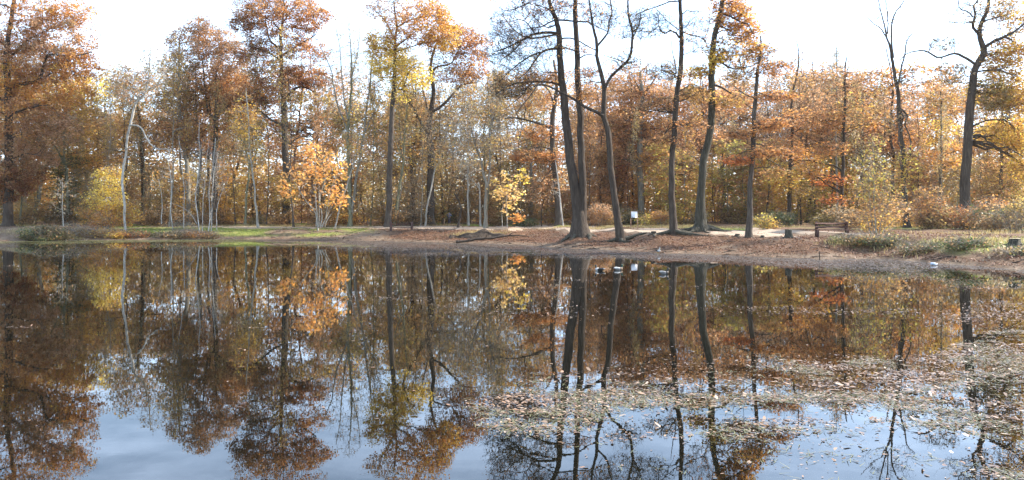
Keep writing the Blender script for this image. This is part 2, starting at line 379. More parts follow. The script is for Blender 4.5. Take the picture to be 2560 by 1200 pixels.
def grow(stems, blobs, seed, zlow=1.5, leaf=.13, flat=.35, twig_r=.011, droop=0.0, sides=8, spread=.30):
    """stems: [(P,R)]; blobs: dicts c, r, col, nt, lp. Returns meshes data for trunk, branches, crown."""
    rng = np.random.default_rng(seed)
    trunk = MB(); br = MB()
    SP, SR = [], []
    for i, (P, R) in enumerate(stems):
        Pr, Rr = resample(P, R, .45)
        if i > 0 or len(Pr) > 6:
            w = rng.normal(size=Pr.shape)*.03; w = (w+np.roll(w, 1, 0)+np.roll(w, -1, 0))/1.5
            w[:2] = 0; Pr = Pr+w*np.minimum(1, Rr[:, None]*6+.3)
            if Rr[0] < .13: s_ = np.linspace(0, 1, len(Pr)); Pr = Pr+(.035*np.sin(s_*7+seed)+.012*np.sin(s_*19+2*i))[:, None]*np.array([1, .6, 0])*np.minimum(1, s_*6)[:, None]
        (trunk if i == 0 else br).tubes(Pr, Rr, sides if i == 0 else 6)
        k = Pr[:, 2] > zlow
        SP.append(Pr[k]); SR.append(Rr[k])
    SP = np.concatenate(SP); SR = np.concatenate(SR)
    if len(SP) == 0: SP = stems[0][0][-1:]; SR = np.asarray(stems[0][1][-1:])
    LV, LQ, LM, LT = [], [], [], []; ln = 0
    keys = []
    def connect(A, lvl):
        nonlocal SP, SR
        d = A[:, None, :]-SP[None]
        dist = np.linalg.norm(d, axis=2); hor = np.hypot(d[..., 0], d[..., 1])
        cost = dist+.55*np.maximum(0, hor*.35-d[..., 2])+(.0 if lvl > 1 else .3)*np.abs(d[..., 2])
        cost = cost*rng.uniform(.85, 1.15, cost.shape)
        cost[dist < .15] += 5
        j = np.argmin(cost, axis=1)
        P0 = SP[j]; L = dist[np.arange(len(A)), j]
        dv = A-P0
        out = dv.copy(); out[:, 2] *= .5
        P1 = P0+out*.35+np.array([0, 0, 1.])*(L*(.10 if lvl < 3 else .05))[:, None]+rng.normal(size=A.shape)*(L*.07)[:, None]
        P2 = P0+dv*.72+rng.normal(size=A.shape)*(L*.10)[:, None]+np.array([0, 0, 1.])*(L*(.06-droop))[:, None]
        n = (9, 6, 3)[lvl-1]
        P = bezier(P0, P1, P2, A, n)
        J = rng.normal(size=P.shape)*(L*.022)[:, None, None]; J[:, 0] = 0; P = P+J
        r0 = np.minimum(SR[j]*.62, (.018*L+.014, .014*L+.010, twig_r*1.25+0*L)[lvl-1]); r0 = np.maximum(r0, twig_r)
        r1 = (np.maximum(r0*.3, twig_r*.9), np.maximum(r0*.35, twig_r*.8), 0*r0+twig_r*.55)[lvl-1]
        R = r0[:, None]+(r1-r0)[:, None]*np.linspace(0, 1, n)[None]**.8
        br.tubes(P, R, (5, 3, 3)[lvl-1])
        return P, R
    nt_all = sum(b['nt'] for b in blobs)
    for lvl, div in ((1, 28.), (2, 5.), (3, 1.)):
        add_P, add_R = [], []
        for b in blobs:
            k = max(1 if lvl == 1 else 2, int(round(b['nt']/div)))
            if b['nt'] <= 0: continue
            A = sample_blob(b, k, rng)
            for ch in range(0, k, 400):
                P, R = connect(A[ch:ch+400], lvl)
                add_P.append(P[:, 1:].reshape(-1, 3)); add_R.append(R[:, 1:].ravel())
                if lvl == 3:
                    # fine side twigs
                    m = len(P); tw = 1 if b['lp'] > 3 else 2
                    q = rng.integers(1, 3, (m, tw)); s0 = np.take_along_axis(P, q[:, :, None].repeat(3, 2), 1).reshape(-1, 3)
                    dd = rng.normal(size=s0.shape)*.30+(P[:, -1]-P[:, 0]).repeat(tw, 0)*.28; dd[:, 2] += .05-droop*.6
                    e = s0+dd
                    br.tubes(np.stack([s0, e], 1), np.tile([twig_r*.7, twig_r*.35], (len(s0), 1)), 3)
                    lp = b['lp']
                    if lp > 0:
                        tot = int(m*lp)
                        pick = rng.integers(0, m, tot); a = rng.uniform(.25, 1.05, tot)**.8*2
                        i0 = np.clip(a.astype(int), 0, 1); fr = (a-i0)[:, None]
                        c = P[pick, i0]*(1-fr)+P[pick, i0+1]*fr
                        sp = b.get('spread', spread)
                        c = c+rng.normal(size=c.shape)*np.array([sp, sp, sp*(.85-.6*flat)])
                        c[:, 2] -= np.abs(rng.normal(size=tot))*.08*(1+droop*4)
                        V, Q = leaf_quads(c, b.get('leaf', leaf), rng, flat)
                        alt = MIXES[b['col']]
                        for q_ in [b['col']]+alt:
                            if q_ not in keys: keys.append(q_)
                        tw_mix = np.where(rng.random(m) < .62, -1, rng.integers(0, len(alt), m))[pick]
                        tw_mix = np.where(rng.random(tot) < .12, rng.integers(0, len(alt), tot), tw_mix)
                        lut = np.array([keys.index(q_) for q_ in alt]+[keys.index(b['col'])])
                        LV.append(V); LQ.append(Q+ln); ln += len(V)
                        LM.append(lut[tw_mix])
                        base = np.clip(rng.normal(.5, .12, m), 0, 1)[pick]
                        LT.append(np.clip(base+rng.normal(0, .18, tot), 0, 1).repeat(4))
        if add_P:
            SP = np.concatenate([SP]+add_P); SR = np.concatenate([SR]+add_R)
    crown = None
    if LV: crown = (np.concatenate(LV), np.concatenate(LQ), keys, np.concatenate(LM), np.concatenate(LT))
    return trunk, br, crown
def assemble(root, trunk, br, crown, bk, bk2=None):
    if trunk.V: trunk.build('trunk', BARK[bk], root)
    if br.V: br.build('branches', BARK[bk2 or bk], root)
    if crown:
        V, Q, keys, M, T = crown
        link('crown', mesh_from('crown', V, Q, mats=[LEAF[k] for k in keys], midx=M, tint=T), root)
def flare(P, R, amt=1.55):
    """root flare at the foot of a stem"""
    P = np.asarray(P, float); R = np.asarray(R, float); p0 = P[0]; d = P[1]-P[0]; d = d/np.linalg.norm(d)
    r = R[0]
    add = np.array([p0-d*.25, p0+d*.1, p0+d*.35, p0+d*.8]); ra = np.array([r*amt*1.12, r*amt, r*(1+.45*(amt-1)), r*1.03])
    keep = np.linalg.norm(P-p0, axis=1) > 1.3
    return np.concatenate([add, P[keep]]), np.concatenate([ra, R[keep]])

HEROES = {}
def hero(name, label, cat, Y, trunk, blobs=(), limbs=(), bk='oak', bk2=None, seed=0, leaf=.13, flat=.35, zlow=1.5, fl=1.5, droop=0., twig_r=.012, spread=.30, group=None, roots=0):
    """a tree standing at distance Y; trunk [(px,py,width px)], limbs [([(px,py)..], w0, w1, depth drift)], blobs (px,py,rx,ry,colour,twigs,leaves per twig[,dy])"""
    X0 = pxX(trunk[0][0], Y); Z0 = gz(X0, Y)
    base = np.array([X0, Y, Z0])
    rng = np.random.default_rng(seed+500)
    P = [base]+[at(px, py, Y+.02*i) for i, (px, py, w) in enumerate(trunk) if i > 0]
    R = [w*Y/F/2 for _, _, w in trunk]
    P = np.array(P)-base
    if fl: P, R = flare(P, R, fl)
    stems = [(P, np.array(R))]
    for pts, w0, w1, dy in limbs:
        m = len(pts)
        L = np.array([at(px, py, Y+dy*(i/(m-1))**1.2) for i, (px, py) in enumerate(pts)])-base
        stems.append((L, np.linspace(w0, w1, m)*Y/F/2))
    bl = []
    for bb in blobs:
        px, py, rx, ry, col, nt, lp = bb[:7]; dy = bb[7] if len(bb) > 7 else rng.uniform(-1, 1)
        lf = bb[8] if len(bb) > 8 else leaf
        w = rx*Y/F
        bl.append(dict(c=at(px, py, Y+dy)-base, r=(w, max(min(w*.85, 6.5), 1.0), ry*Y/F), col=col, nt=nt, lp=lp, leaf=lf))
    root = thing(name, label, cat, base, 0, group)
    tr, br, cr = grow(stems, bl, seed, zlow=zlow, leaf=leaf, flat=flat, twig_r=twig_r, droop=droop, spread=spread)
    assemble(root, tr, br, cr, bk, bk2)
    if roots:
        rb = MB()
        for i in range(roots):
            a = i*2*math.pi/roots+rng.uniform(-.3, .3); Lr = rng.uniform(1.3, 3.4); pts = []
            for s in np.linspace(0, 1, 7):
                x = X0+math.cos(a+.35*math.sin(3*s+i))*(.15+Lr*s); y = Y+math.sin(a+.35*math.sin(3*s+i))*(.15+Lr*s)*.8
                pts.append([x-X0, y-Y, gz(x, y)-Z0+.24*(1-s)**2+.07*math.sin(s*5+i)*s+.05-.06*s])
            w = R[1] if fl else R[0]
            rb.tubes(np.array(pts), np.linspace(.40*w, .04, 7)*rng.uniform(.5, 1.15), 7)
        rb.build('roots', BARK['mossy'], root)
    HEROES[label] = root
    return root

# ------------------------------------------------------------------ the trees one can tell apart, left to right
hero('rust_oak', 'great rust and orange leaved oak filling the left edge', 'tree', 96,
     [(20, 552, 24), (22, 453, 20), (21, 293, 18), (19, 213, 16), (16, 133, 13), (32, 21, 9), (40, -80, 6)],
     [(40, 60, 110, 95, 'rust', 379, 22), (150, 95, 95, 75, 'pink', 345, 22), (165, 25, 70, 45, 'orange', 126, 21), (185, 165, 70, 45, 'orange', 195, 22), (20, 190, 90, 70, 'orange', 299, 23), (110, 240, 90, 50, 'orange', 229, 21), (130, 320, 70, 50, 'pink', 161, 19), (80, 150, 110, 60, 'pink', 252, 22),
      (60, 290, 100, 60, 'rust', 264, 21), (20, 380, 85, 45, 'pink', 184, 21), (50, 440, 65, 40, 'darkrust', 218, 23), (10, 480, 60, 30, 'darkrust', 103, 21), (90, 395, 50, 40, 'pink', 126, 20), (-90, 200, 90, 200, 'rust', 252, 19),
      (60, -60, 140, 60, 'pink', 184, 19)],
     [([(21, 219), (96, 197), (120, 139), (176, 141), (230, 130)], 9, 2, -2), ([(20, 215), (60, 208), (101, 200), (128, 184), (165, 181)], 8, 2, 2),
      ([(21, 290), (70, 270), (120, 262)], 7, 2, -3), ([(18, 150), (70, 100), (130, 70)], 7, 2, 1), ([(18, 260), (-40, 220), (-90, 170)], 8, 2, 0), ([(21, 400), (60, 385), (100, 390)], 5, 2, -3)], bk='dark', seed=1, zlow=3)
hero('beech_tree', 'small white trunk standing in shade right of the rust oak', 'tree', 113, [(63, 548, 8), (63, 480, 7), (60, 400, 5), (66, 320, 3)],
     [(62, 370, 50, 70, 'umber', 130, 9)], bk='white', seed=2)
hero('maple_tree', 'green stemmed maple with glowing orange top at left', 'tree', 104,
     [(168, 556, 7), (168, 443, 6), (160, 373, 5), (163, 299, 4), (175, 230, 3)],
     [(190, 225, 55, 40, 'orange', 170, 14), (215, 250, 45, 55, 'gold', 130, 11), (150, 280, 55, 50, 'olive', 110, 9), (160, 380, 40, 60, 'olive', 80, 7)],
     [([(163, 305), (140, 303), (170, 272), (213, 245)], 4, 2, 1), ([(165, 420), (140, 370), (124, 330), (120, 260)], 4, 1.5, -1)], bk='green', seed=3)
hero('sapling', 'thin grey sapling leaning over the water beside dark bank bush', 'tree', 82, [(166, 600, 3.5), (158, 560, 3), (155, 520, 2.6), (157, 455, 2)],
     [(160, 480, 35, 55, 'grey', 60, 1)], bk='pale', seed=4, fl=0, zlow=.6, twig_r=.008)
hero('broken_tree', 'pale barkless tree with a crooked snapped limb above golden bush', 'tree', 86,
     [(313, 560, 6), (311, 500, 6), (307, 450, 6.5), (313, 390, 6), (320, 340, 6), (327, 310, 6.5), (340, 260, 6), (360, 235, 5), (372, 190, 3.5), (375, 120, 2)],
     [(335, 215, 60, 55, 'pink', 260, 4), (385, 170, 45, 60, 'grey', 170, 1.5), (300, 190, 45, 35, 'brown', 100, 4)],
     [([(325, 313), (340, 314), (355, 322), (365, 345), (378, 362), (398, 374), (415, 372), (428, 379), (414, 392)], 5, 2, -1), ([(360, 235), (372, 220), (395, 212), (405, 180)], 4, 1.5, 1), ([(312, 375), (330, 365), (345, 362)], 3, 1, -1)], bk='bone', bk2='pale', seed=5, zlow=8)
hero('oak_tree', 'dark trunked oak right behind the pale broken tree', 'tree', 112, [(358, 548, 11), (357, 430, 10), (352, 340, 8), (345, 250, 5)],
     [(350, 330, 70, 70, 'umber', 200, 8), (330, 230, 65, 50, 'brown', 120, 6), (370, 430, 55, 45, 'brown', 90, 7)], bk='dark', seed=6, zlow=4)
hero('oak_tree', 'tall oak with dark slanting trunk and thin pinkish crown behind birches', 'tree', 106,
     [(472, 553, 12), (469, 427, 11), (453, 331, 9), (448, 240, 8), (448, 160, 5), (450, 90, 3)],
     [(470, 110, 60, 45, 'pink', 212, 14), (440, 180, 60, 55, 'grey', 150, 3), (430, 260, 60, 50, 'umber', 162, 13), (470, 340, 50, 45, 'umber', 125, 13), (500, 60, 40, 25, 'pink', 87, 14)],
     [([(450, 225), (480, 228), (505, 215)], 5, 2, 1), ([(449, 190), (425, 170), (405, 160)], 4, 1.5, -1)], bk='grey', bk2='grey', seed=7, zlow=6)
hero('oak_tree', 'oak with low fanning fork and wide pinkish rust crown', 'tree', 108,
     [(538, 553, 15), (538, 480, 14), (536, 400, 13), (541, 299, 13), (541, 240, 7), (540, 170, 4)],
     [(540, 105, 65, 40, 'pink', 262, 15), (575, 150, 70, 50, 'pink', 262, 15), (520, 170, 60, 50, 'pink', 200, 14), (590, 225, 70, 40, 'rust', 250, 16), (530, 250, 60, 45, 'umber', 162, 14), (610, 290, 45, 35, 'umber', 112, 14)],
     [([(541, 300), (520, 277), (512, 213), (505, 150)], 7, 2, -1), ([(541, 297), (560, 272), (603, 256), (630, 261)], 7, 3, 1), ([(541, 285), (555, 235), (575, 180), (590, 130)], 6, 2, 2), ([(538, 305), (528, 290), (522, 250), (490, 215)], 5, 2, 0)], bk='oak', seed=8, zlow=8)
hero('birch_clump', 'bare white stemmed birch clump on the grassy bank', 'birch', 87,
     [(499, 578, 3.2), (494, 530, 2.8), (490, 490, 2.7), (494, 453, 2.6), (499, 400, 2.3), (497, 350, 1.6), (499, 300, 1.1)],
     [(515, 420, 45, 80, 'grey', 200, .5), (545, 440, 35, 70, 'grey', 120, .4), (480, 460, 35, 60, 'grey', 90, .4)],
     [([(521, 578), (525, 540), (523, 480), (533, 400), (539, 345)], 3, 1.1, 1), ([(528, 578), (531, 520), (533, 440), (545, 380)], 2.2, .8, -1), ([(459, 570), (462, 490), (453, 400), (447, 340)], 2.2, .8, 2), ([(506, 578), (509, 500), (514, 420), (522, 350)], 2, .7, 0),
      ([(492, 560), (478, 535), (458, 520), (430, 508)], 1.6, .7, -1), ([(542, 575), (543, 520), (560, 460)], 2, .8, 1)], bk='white', bk2='white', seed=9, fl=0, zlow=1.5, twig_r=.009)
hero('birch_tree', 'slim pale stem between the birch clump and golden bush', 'birch', 91, [(432, 562, 3), (428, 520, 2.8), (427, 450, 2.4), (420, 400, 1.6)],
     [(425, 430, 30, 60, 'grey', 60, .5), (395, 445, 30, 25, 'bigorange', 24, 3)], [([(404, 560), (405, 510), (398, 450)], 2.5, 1, 1)], bk='white', seed=10, fl=0, twig_r=.008)
hero('slender_tree', 'slender stem with a white foot on open grass', 'tree', 97, [(645, 559, 5.5), (640, 510, 5), (635, 459, 4.5), (624, 373, 4), (621, 299, 3), (615, 220, 2)],
     [(612, 300, 45, 70, 'gold', 130, 6), (630, 390, 45, 50, 'olive', 90, 7)], bk='pale', seed=11, zlow=4)
hero('slender_tree', 'dark forked stem left of the white footed stem', 'tree', 103, [(613, 556, 6), (617, 480, 5.5), (622, 420, 5), (612, 350, 3.5), (600, 280, 2)],
     [(600, 330, 50, 60, 'olive', 110, 7), (640, 340, 40, 50, 'gold', 80, 7)], [([(622, 425), (640, 380), (642, 320)], 4, 1.5, 1)], bk='green', seed=12, zlow=5)
hero('russet_oak', 'tall straight oak with tiered dark russet crown behind orange shrub', 'tree', 104,
     [(714, 552, 19), (715, 480, 18), (712, 320, 16), (709, 256, 14), (704, 176, 11), (701, 107, 8), (704, 69, 6), (712, 10, 4)],
     [(700, 40, 126, 44, 'rust', 363, 19), (640, 25, 66, 33, 'rust', 121, 18), (760, 40, 77, 38, 'rust', 187, 18), (610, 60, 44, 24, 'darkrust', 77, 18), (700, 100, 99, 30, 'darkrust', 187, 18), (640, 130, 66, 27, 'darkrust', 121, 18),
      (770, 130, 66, 30, 'rust', 121, 15), (700, 190, 104, 35, 'darkrust', 242, 20), (770, 190, 66, 30, 'darkrust', 143, 19), (660, 235, 82, 30, 'rust', 176, 19), (620, 250, 66, 24, 'darkrust', 121, 19), (780, 250, 66, 24, 'olive', 99, 16), (705, -30, 121, 44, 'rust', 220, 18)],
     [([(712, 250), (740, 220), (763, 219), (790, 235)], 7, 2.5, 1), ([(710, 315), (677, 299), (624, 256), (587, 251), (560, 277)], 7, 2.5, -1), ([(704, 160), (693, 144), (661, 128), (619, 115)], 6, 2, -2), ([(702, 120), (675, 101), (667, 69), (661, 43)], 6, 2, 2),
      ([(703, 140), (757, 107), (790, 85)], 6, 2, -1), ([(704, 60), (725, 32), (745, 10)], 4, 1.5, 1), ([(713, 370), (745, 345), (775, 338), (800, 320)], 5, 1.5, 2)], bk='oak', seed=13, zlow=9, flat=.6)
hero('orange_shrub', 'rounded shrub with big glowing orange leaves on the grass', 'shrub', 90,
     [(795, 567, 4), (792, 520, 3), (788, 450, 2.2), (790, 380, 1.2)],
     [(790, 400, 50, 42, 'bigorange', 64, 4.5), (830, 430, 46, 54, 'bigorange', 62, 5), (750, 440, 48, 48, 'bigorange', 44, 4), (845, 490, 34, 25, 'bigorange', 34, 5), (712, 470, 28, 26, 'bigorange', 24, 5), (790, 490, 62, 35, 'bigorange', 36, 2), (765, 372, 28, 22, 'bigorange', 24, 5)],
     [([(800, 567), (805, 540), (800, 500), (815, 440), (825, 390)], 3.4, 1, 1), ([(806, 567), (820, 520), (826, 480), (840, 440)], 3, 1, -1), ([(790, 567), (788, 530), (768, 505), (745, 470), (725, 440)], 3, 1, 0), ([(797, 567), (798, 500), (795, 440), (770, 390)], 3, 1, 2),
      ([(803, 567), (815, 545), (823, 530), (835, 500), (860, 470)], 2.6, 1, 1), ([(812, 567), (818, 550), (828, 535)], 3, 1.5, 0)], bk='pale', seed=14, fl=0, zlow=1.2, leaf=.20, flat=.2, spread=.34, twig_r=.009)
hero('tall_tree', 'grey many stemmed tree with bare broom crown against sky', 'tree', 100,
     [(875, 556, 11), (875, 520, 9), (872, 427, 8), (869, 320, 6.5), (875, 256, 5.5), (880, 187, 4), (875, 80, 2)],
     [(870, 120, 45, 90, 'grey', 240, .7), (815, 180, 40, 80, 'grey', 150, 1), (925, 190, 35, 80, 'grey', 150, 1), (890, 260, 60, 60, 'gold', 120, 5), (880, 350, 50, 60, 'olive', 90, 6)],
     [([(880, 533), (891, 443), (907, 347), (917, 267), (928, 187), (935, 110)], 8, 2, 1), ([(870, 330), (843, 256), (827, 176), (800, 117)], 5, 1.5, -1), ([(869, 300), (858, 220), (850, 130), (840, 70)], 4, 1.5, 1), ([(907, 350), (925, 300), (950, 250)], 4, 1.5, 2), ([(878, 200), (895, 130), (900, 60)], 3, 1, 0)], bk='green', bk2='grey', seed=15, zlow=8, twig_r=.013)
hero('slender_tree', 'thin white pole of a tree leaning right beside orange shrub', 'tree', 98, [(838, 560, 4.5), (850, 520, 4), (862, 480, 3.6), (885, 400, 3), (900, 330, 2)],
     [(890, 370, 40, 50, 'olive', 80, 6)], bk='pale', seed=16, fl=0, zlow=6)
hero('yellow_tree', 'straight trunk carrying a bright yellow and orange crown', 'tree', 97,
     [(971, 556, 17), (973, 480, 15), (976, 373, 13.5), (981, 267, 12), (987, 187, 9), (987, 107, 7), (992, 64, 5), (985, 10, 3)],
     [(980, 150, 68, 60, 'yellow', 340, 13), (1035, 190, 50, 40, 'yellow', 140, 11), (950, 105, 50, 40, 'gold', 140, 12), (1050, 60, 95, 55, 'orange', 380, 14), (1105, 90, 55, 48, 'gold', 200, 14), (960, 20, 60, 30, 'pink', 100, 7), (1090, 30, 50, 30, 'orange', 110, 13), (990, 230, 40, 35, 'yellow', 60, 7), (1040, -20, 90, 35, 'orange', 140, 12)],
     [([(985, 210), (1005, 225), (1020, 185), (1040, 165)], 5, 2, -1), ([(987, 120), (1020, 95), (1060, 60)], 5, 2, 1), ([(990, 70), (1040, 45), (1095, 40)], 4, 1.5, -1), ([(988, 100), (960, 50), (930, 15)], 4, 1.5, 1), ([(987, 130), (1050, 110), (1100, 100)], 4, 1.5, 2)], bk='oak', seed=17, zlow=11)
hero('slender_tree', 'lit leaning stem just right of the yellow topped trunk', 'tree', 100, [(985, 556, 6), (995, 490, 5.5), (1008, 405, 5), (1013, 330, 3.5), (1020, 250, 2)],
     [(1015, 300, 45, 70, 'olive', 130, 5), (1010, 400, 40, 50, 'gold', 60, 5)], [([(1008, 400), (985, 340), (978, 290)], 3.5, 1.2, 1)], bk='green', seed=18, zlow=5)
hero('slender_tree', 'dark V shaped pair of stems behind the low rail bench', 'tree', 108, [(1031, 553, 7), (1032, 480, 5.5), (1028, 440, 4.5), (1030, 380, 3)],
     [(1040, 360, 50, 60, 'olive', 120, 6)], [([(1032, 500), (1042, 450), (1058, 380), (1066, 320)], 5, 1.5, 1)], bk='dark', seed=19, zlow=5)
hero('gnarled_oak', 'thick gnarled oak with bent limbs and rust clusters high up', 'tree', 104,
     [(1077, 552, 20), (1077, 470, 18), (1077, 373, 17), (1072, 331, 15), (1077, 277, 13), (1083, 229, 10), (1077, 171, 7), (1090, 110, 5)],
     [(1150, 100, 58, 46, 'rust', 250, 14), (1180, 160, 52, 46, 'rust', 190, 12), (1140, 190, 55, 22, 'rust', 120, 12), (1100, 140, 45, 40, 'umber', 110, 8), (1050, 260, 50, 50, 'umber', 100, 5), (1160, 235, 40, 30, 'umber', 70, 6), (1200, 110, 35, 40, 'rust', 90, 10)],
     [([(1073, 335), (1040, 285), (1008, 219), (1019, 176), (1040, 160)], 9, 3, -2), ([(1077, 282), (1115, 256), (1141, 224), (1168, 208), (1195, 205)], 8, 3, 1), ([(1080, 190), (1088, 170), (1125, 160), (1139, 141), (1150, 115)], 6, 2, 2), ([(1077, 300), (1060, 240), (1055, 190)], 5, 2, 1)], bk='oak', seed=20, zlow=9)
hero('slender_tree', 'bright white lit stem leaning against the gnarled oak', 'tree', 100, [(1063, 556, 5), (1070, 510, 4.5), (1077, 470, 4), (1088, 420, 3)],
     [(1095, 390, 35, 45, 'olive', 70, 5)], bk='pale', seed=21, fl=0, zlow=4)
hero('crooked_sapling', 'short crooked stem rising right of the walker', 'tree', 90, [(1145, 568, 6), (1150, 540, 5), (1153, 523, 5), (1148, 502, 4), (1137, 485, 3)],
     [(1140, 455, 35, 35, 'grey', 60, 2)], bk='dark', seed=22, fl=1.2, zlow=2)
hero('slender_tree', 'straight slim pale stem between crooked sapling and forked bare tree', 'tree', 100, [(1172, 557, 4.5), (1170, 480, 4), (1170, 400, 3.4), (1172, 320, 2)],
     [(1165, 350, 45, 70, 'grey', 150, 3), (1170, 280, 40, 50, 'olive', 80, 4)], bk='pale', seed=23, zlow=6)
hero('slender_tree', 'thin stem with pale elbow limb touching the forked bare tree', 'tree', 98, [(1201, 558, 4.5), (1200, 500, 4), (1199, 470, 3.5), (1194, 455, 3)],
     [(1165, 420, 35, 30, 'grey', 60, 1)], [([(1199, 472), (1185, 455), (1172, 445), (1150, 430)], 3, 1.2, -1)], bk='pale', seed=24, zlow=5)
hero('bare_tree', 'pale forked bare tree with wide grey green twigs at centre', 'tree', 89,
     [(1214, 566, 10), (1213, 520, 8.5), (1217, 469, 8), (1207, 430, 6), (1201, 400, 5), (1190, 365, 4), (1180, 330, 2.5)],
     [(1190, 310, 85, 60, 'grey', 420, 1.2), (1150, 370, 60, 50, 'grey', 220, 1.2), (1245, 350, 55, 60, 'grey', 260, 1.4), (1200, 240, 80, 45, 'grey', 240, 1.2), (1120, 330, 40, 50, 'olive', 100, 2), (1270, 280, 50, 40, 'brown', 120, 2.5)],
     [([(1217, 470), (1223, 440), (1225, 410), (1223, 347), (1232, 300)], 6, 2.5, 1), ([(1203, 410), (1180, 395), (1150, 385)], 3, 1.2, -1), ([(1225, 395), (1245, 375), (1290, 380)], 3, 1, 1), ([(1207, 428), (1190, 425), (1172, 435)], 3, 1.2, -2)], bk='grey', bk2='twig', seed=25, zlow=5, twig_r=.012)
hero('yellow_sapling', 'little sapling with pale yellow leaves on the trodden ground', 'sapling', 88,
     [(1268, 565, 3), (1266, 530, 2.4), (1268, 490, 1.8), (1272, 450, 1)],
     [(1270, 482, 52, 22, 'paleyellow', 60, 5), (1268, 448, 34, 24, 'paleyellow', 22, 4), (1310, 440, 18, 20, 'yellow', 16, 4), (1243, 465, 28, 18, 'paleyellow', 18, 4), (1275, 515, 38, 18, 'paleyellow', 16, 4), (1290, 545, 18, 8, 'orange', 20, 6)],
     [([(1256, 565), (1255, 530), (1262, 495)], 2.4, 1, 1), ([(1270, 520), (1290, 475), (1308, 435)], 1.6, .8, -1), ([(1270, 540), (1282, 545), (1298, 545)], 1.4, .7, 0)], bk='pale', seed=26, fl=0, zlow=1.0, leaf=.19, flat=.5, spread=.22, twig_r=.008)
hero('background_tree', 'dark trunk standing right of the yellow sapling', 'tree', 108, [(1330, 552, 9), (1328, 490, 8.5), (1326, 400, 7), (1324, 300, 5), (1322, 200, 3)],
     [(1320, 240, 55, 80, 'umber', 190, 7), (1310, 350, 50, 60, 'umber', 120, 6)], bk='grey', seed=27, zlow=7)
hero('old_tree', 'thick leaning trunk close behind the twin trunked tree', 'tree', 92,
     [(1398, 556, 19), (1394, 490, 16), (1391, 453, 15), (1380, 347, 13), (1385, 267, 11), (1392, 215, 8), (1385, 150, 5)],
     [(1360, 330, 60, 25, 'rust', 140, 11), (1320, 390, 60, 22, 'rust', 130, 11), (1380, 390, 50, 22, 'rust', 120, 11), (1340, 250, 55, 30, 'rust', 120, 9), (1390, 450, 40, 40, 'pink', 120, 9), (1350, 470, 45, 45, 'pink', 120, 9), (1400, 190, 50, 35, 'umber', 90, 6)],
     [([(1381, 322), (1345, 308), (1310, 298), (1276, 294), (1245, 300)], 7, 2.5, -2), ([(1386, 260), (1370, 225), (1350, 210)], 5, 2, 1), ([(1388, 250), (1405, 225), (1420, 200)], 5, 2, 0)], bk='oak', seed=28, zlow=6, flat=.75)
hero('pale_sapling', 'white lit thin stem touching the thick leaning trunk', 'tree', 88, [(1408, 566, 3.6), (1405, 530, 3.2), (1398, 490, 3), (1394, 440, 2.4), (1390, 400, 1.5)],
     [(1388, 470, 16, 30, 'grey', 24, .5)], bk='white', seed=29, fl=0, twig_r=.007)
hero('twin_trunk_tree', 'great twin trunked tree with spreading dark branches on the bank', 'tree', 66,
     [(1450, 586, 42), (1447, 540, 34), (1441, 490, 25), (1425, 400, 22), (1415, 293, 20), (1404, 213, 18), (1399, 133, 15), (1391, 53, 12), (1377, 16, 10), (1365, -60, 7)],
     [(1300, 60, 90, 55, 'rust', 561, 1.43), (1330, 120, 90, 45, 'brown', 510, 1.9), (1290, 200, 80, 45, 'rust', 442, 1.9), (1340, 195, 55, 20, 'rust', 110, 7), (1270, 225, 60, 25, 'brown', 272, 3.57), (1390, 190, 30, 18, 'rust', 60, 8), (1370, 10, 70, 40, 'rust', 340, 2.38), (1250, 120, 50, 50, 'brown', 238, 0.95),
      (1450, 20, 60, 40, 'rust', 120, 3), (1440, 120, 40, 20, 'rust', 50, 6), (1300, -40, 140, 50, 'rust', 340, 1.78), (1470, 180, 45, 15, 'rust', 60, 6), (1470, 240, 40, 12, 'rust', 60, 7)],
     [([(1457, 560), (1457, 480), (1455, 400), (1449, 267), (1444, 160), (1439, 53), (1438, -20), (1436, -90)], 24, 9, .4),
      ([(1401, 83), (1345, 84), (1305, 100), (1270, 120), (1235, 128)], 8, 2.4, -2), ([(1399, 120), (1370, 125), (1350, 134), (1335, 155), (1318, 180), (1300, 195)], 7, 2.2, 2), ([(1305, 100), (1280, 128), (1250, 155)], 4, 1.6, -3),
      ([(1396, 48), (1375, 55), (1350, 68), (1318, 72)], 5, 1.6, 1), ([(1385, 30), (1365, 20), (1340, 10)], 4, 1.5, -1), ([(1403, 180), (1385, 182), (1368, 180)], 4, 1.5, -1), ([(1398, 98), (1420, 95), (1445, 103), (1490, 125)], 4.5, 3, .5), ([(1397, 50), (1435, 52), (1478, 60), (1490, 105)], 5, 3, .3), ([(1444, 128), (1410, 120), (1395, 125)], 4, 1.8, 0),
      ([(1320, 8), (1290, 22), (1255, 28)], 4, 1.4, -2), ([(1402, 85), (1340, 95), (1312, 92), (1285, 75), (1262, 45)], 5, 1.6, 1.5), ([(1350, 130), (1310, 150), (1275, 178), (1250, 205)], 4, 1.4, 1), ([(1404, 215), (1375, 205), (1330, 205), (1285, 210), (1240, 235)], 6, 1.8, -2.5), ([(1330, 206), (1300, 240), (1262, 275)], 3.5, 1.2, -3), ([(1335, 82), (1320, 60), (1300, 48), (1270, 60)], 3.5, 1.2, .5), ([(1392, 60), (1370, 70), (1352, 60), (1330, 35)], 4, 1.4, 2), ([(1449, 145), (1470, 135), (1490, 140)], 4, 2, 0)], bk='dark', bk2='dark', seed=30, leaf=.085, zlow=8, twig_r=.014, roots=9, fl=1.35, flat=.7)
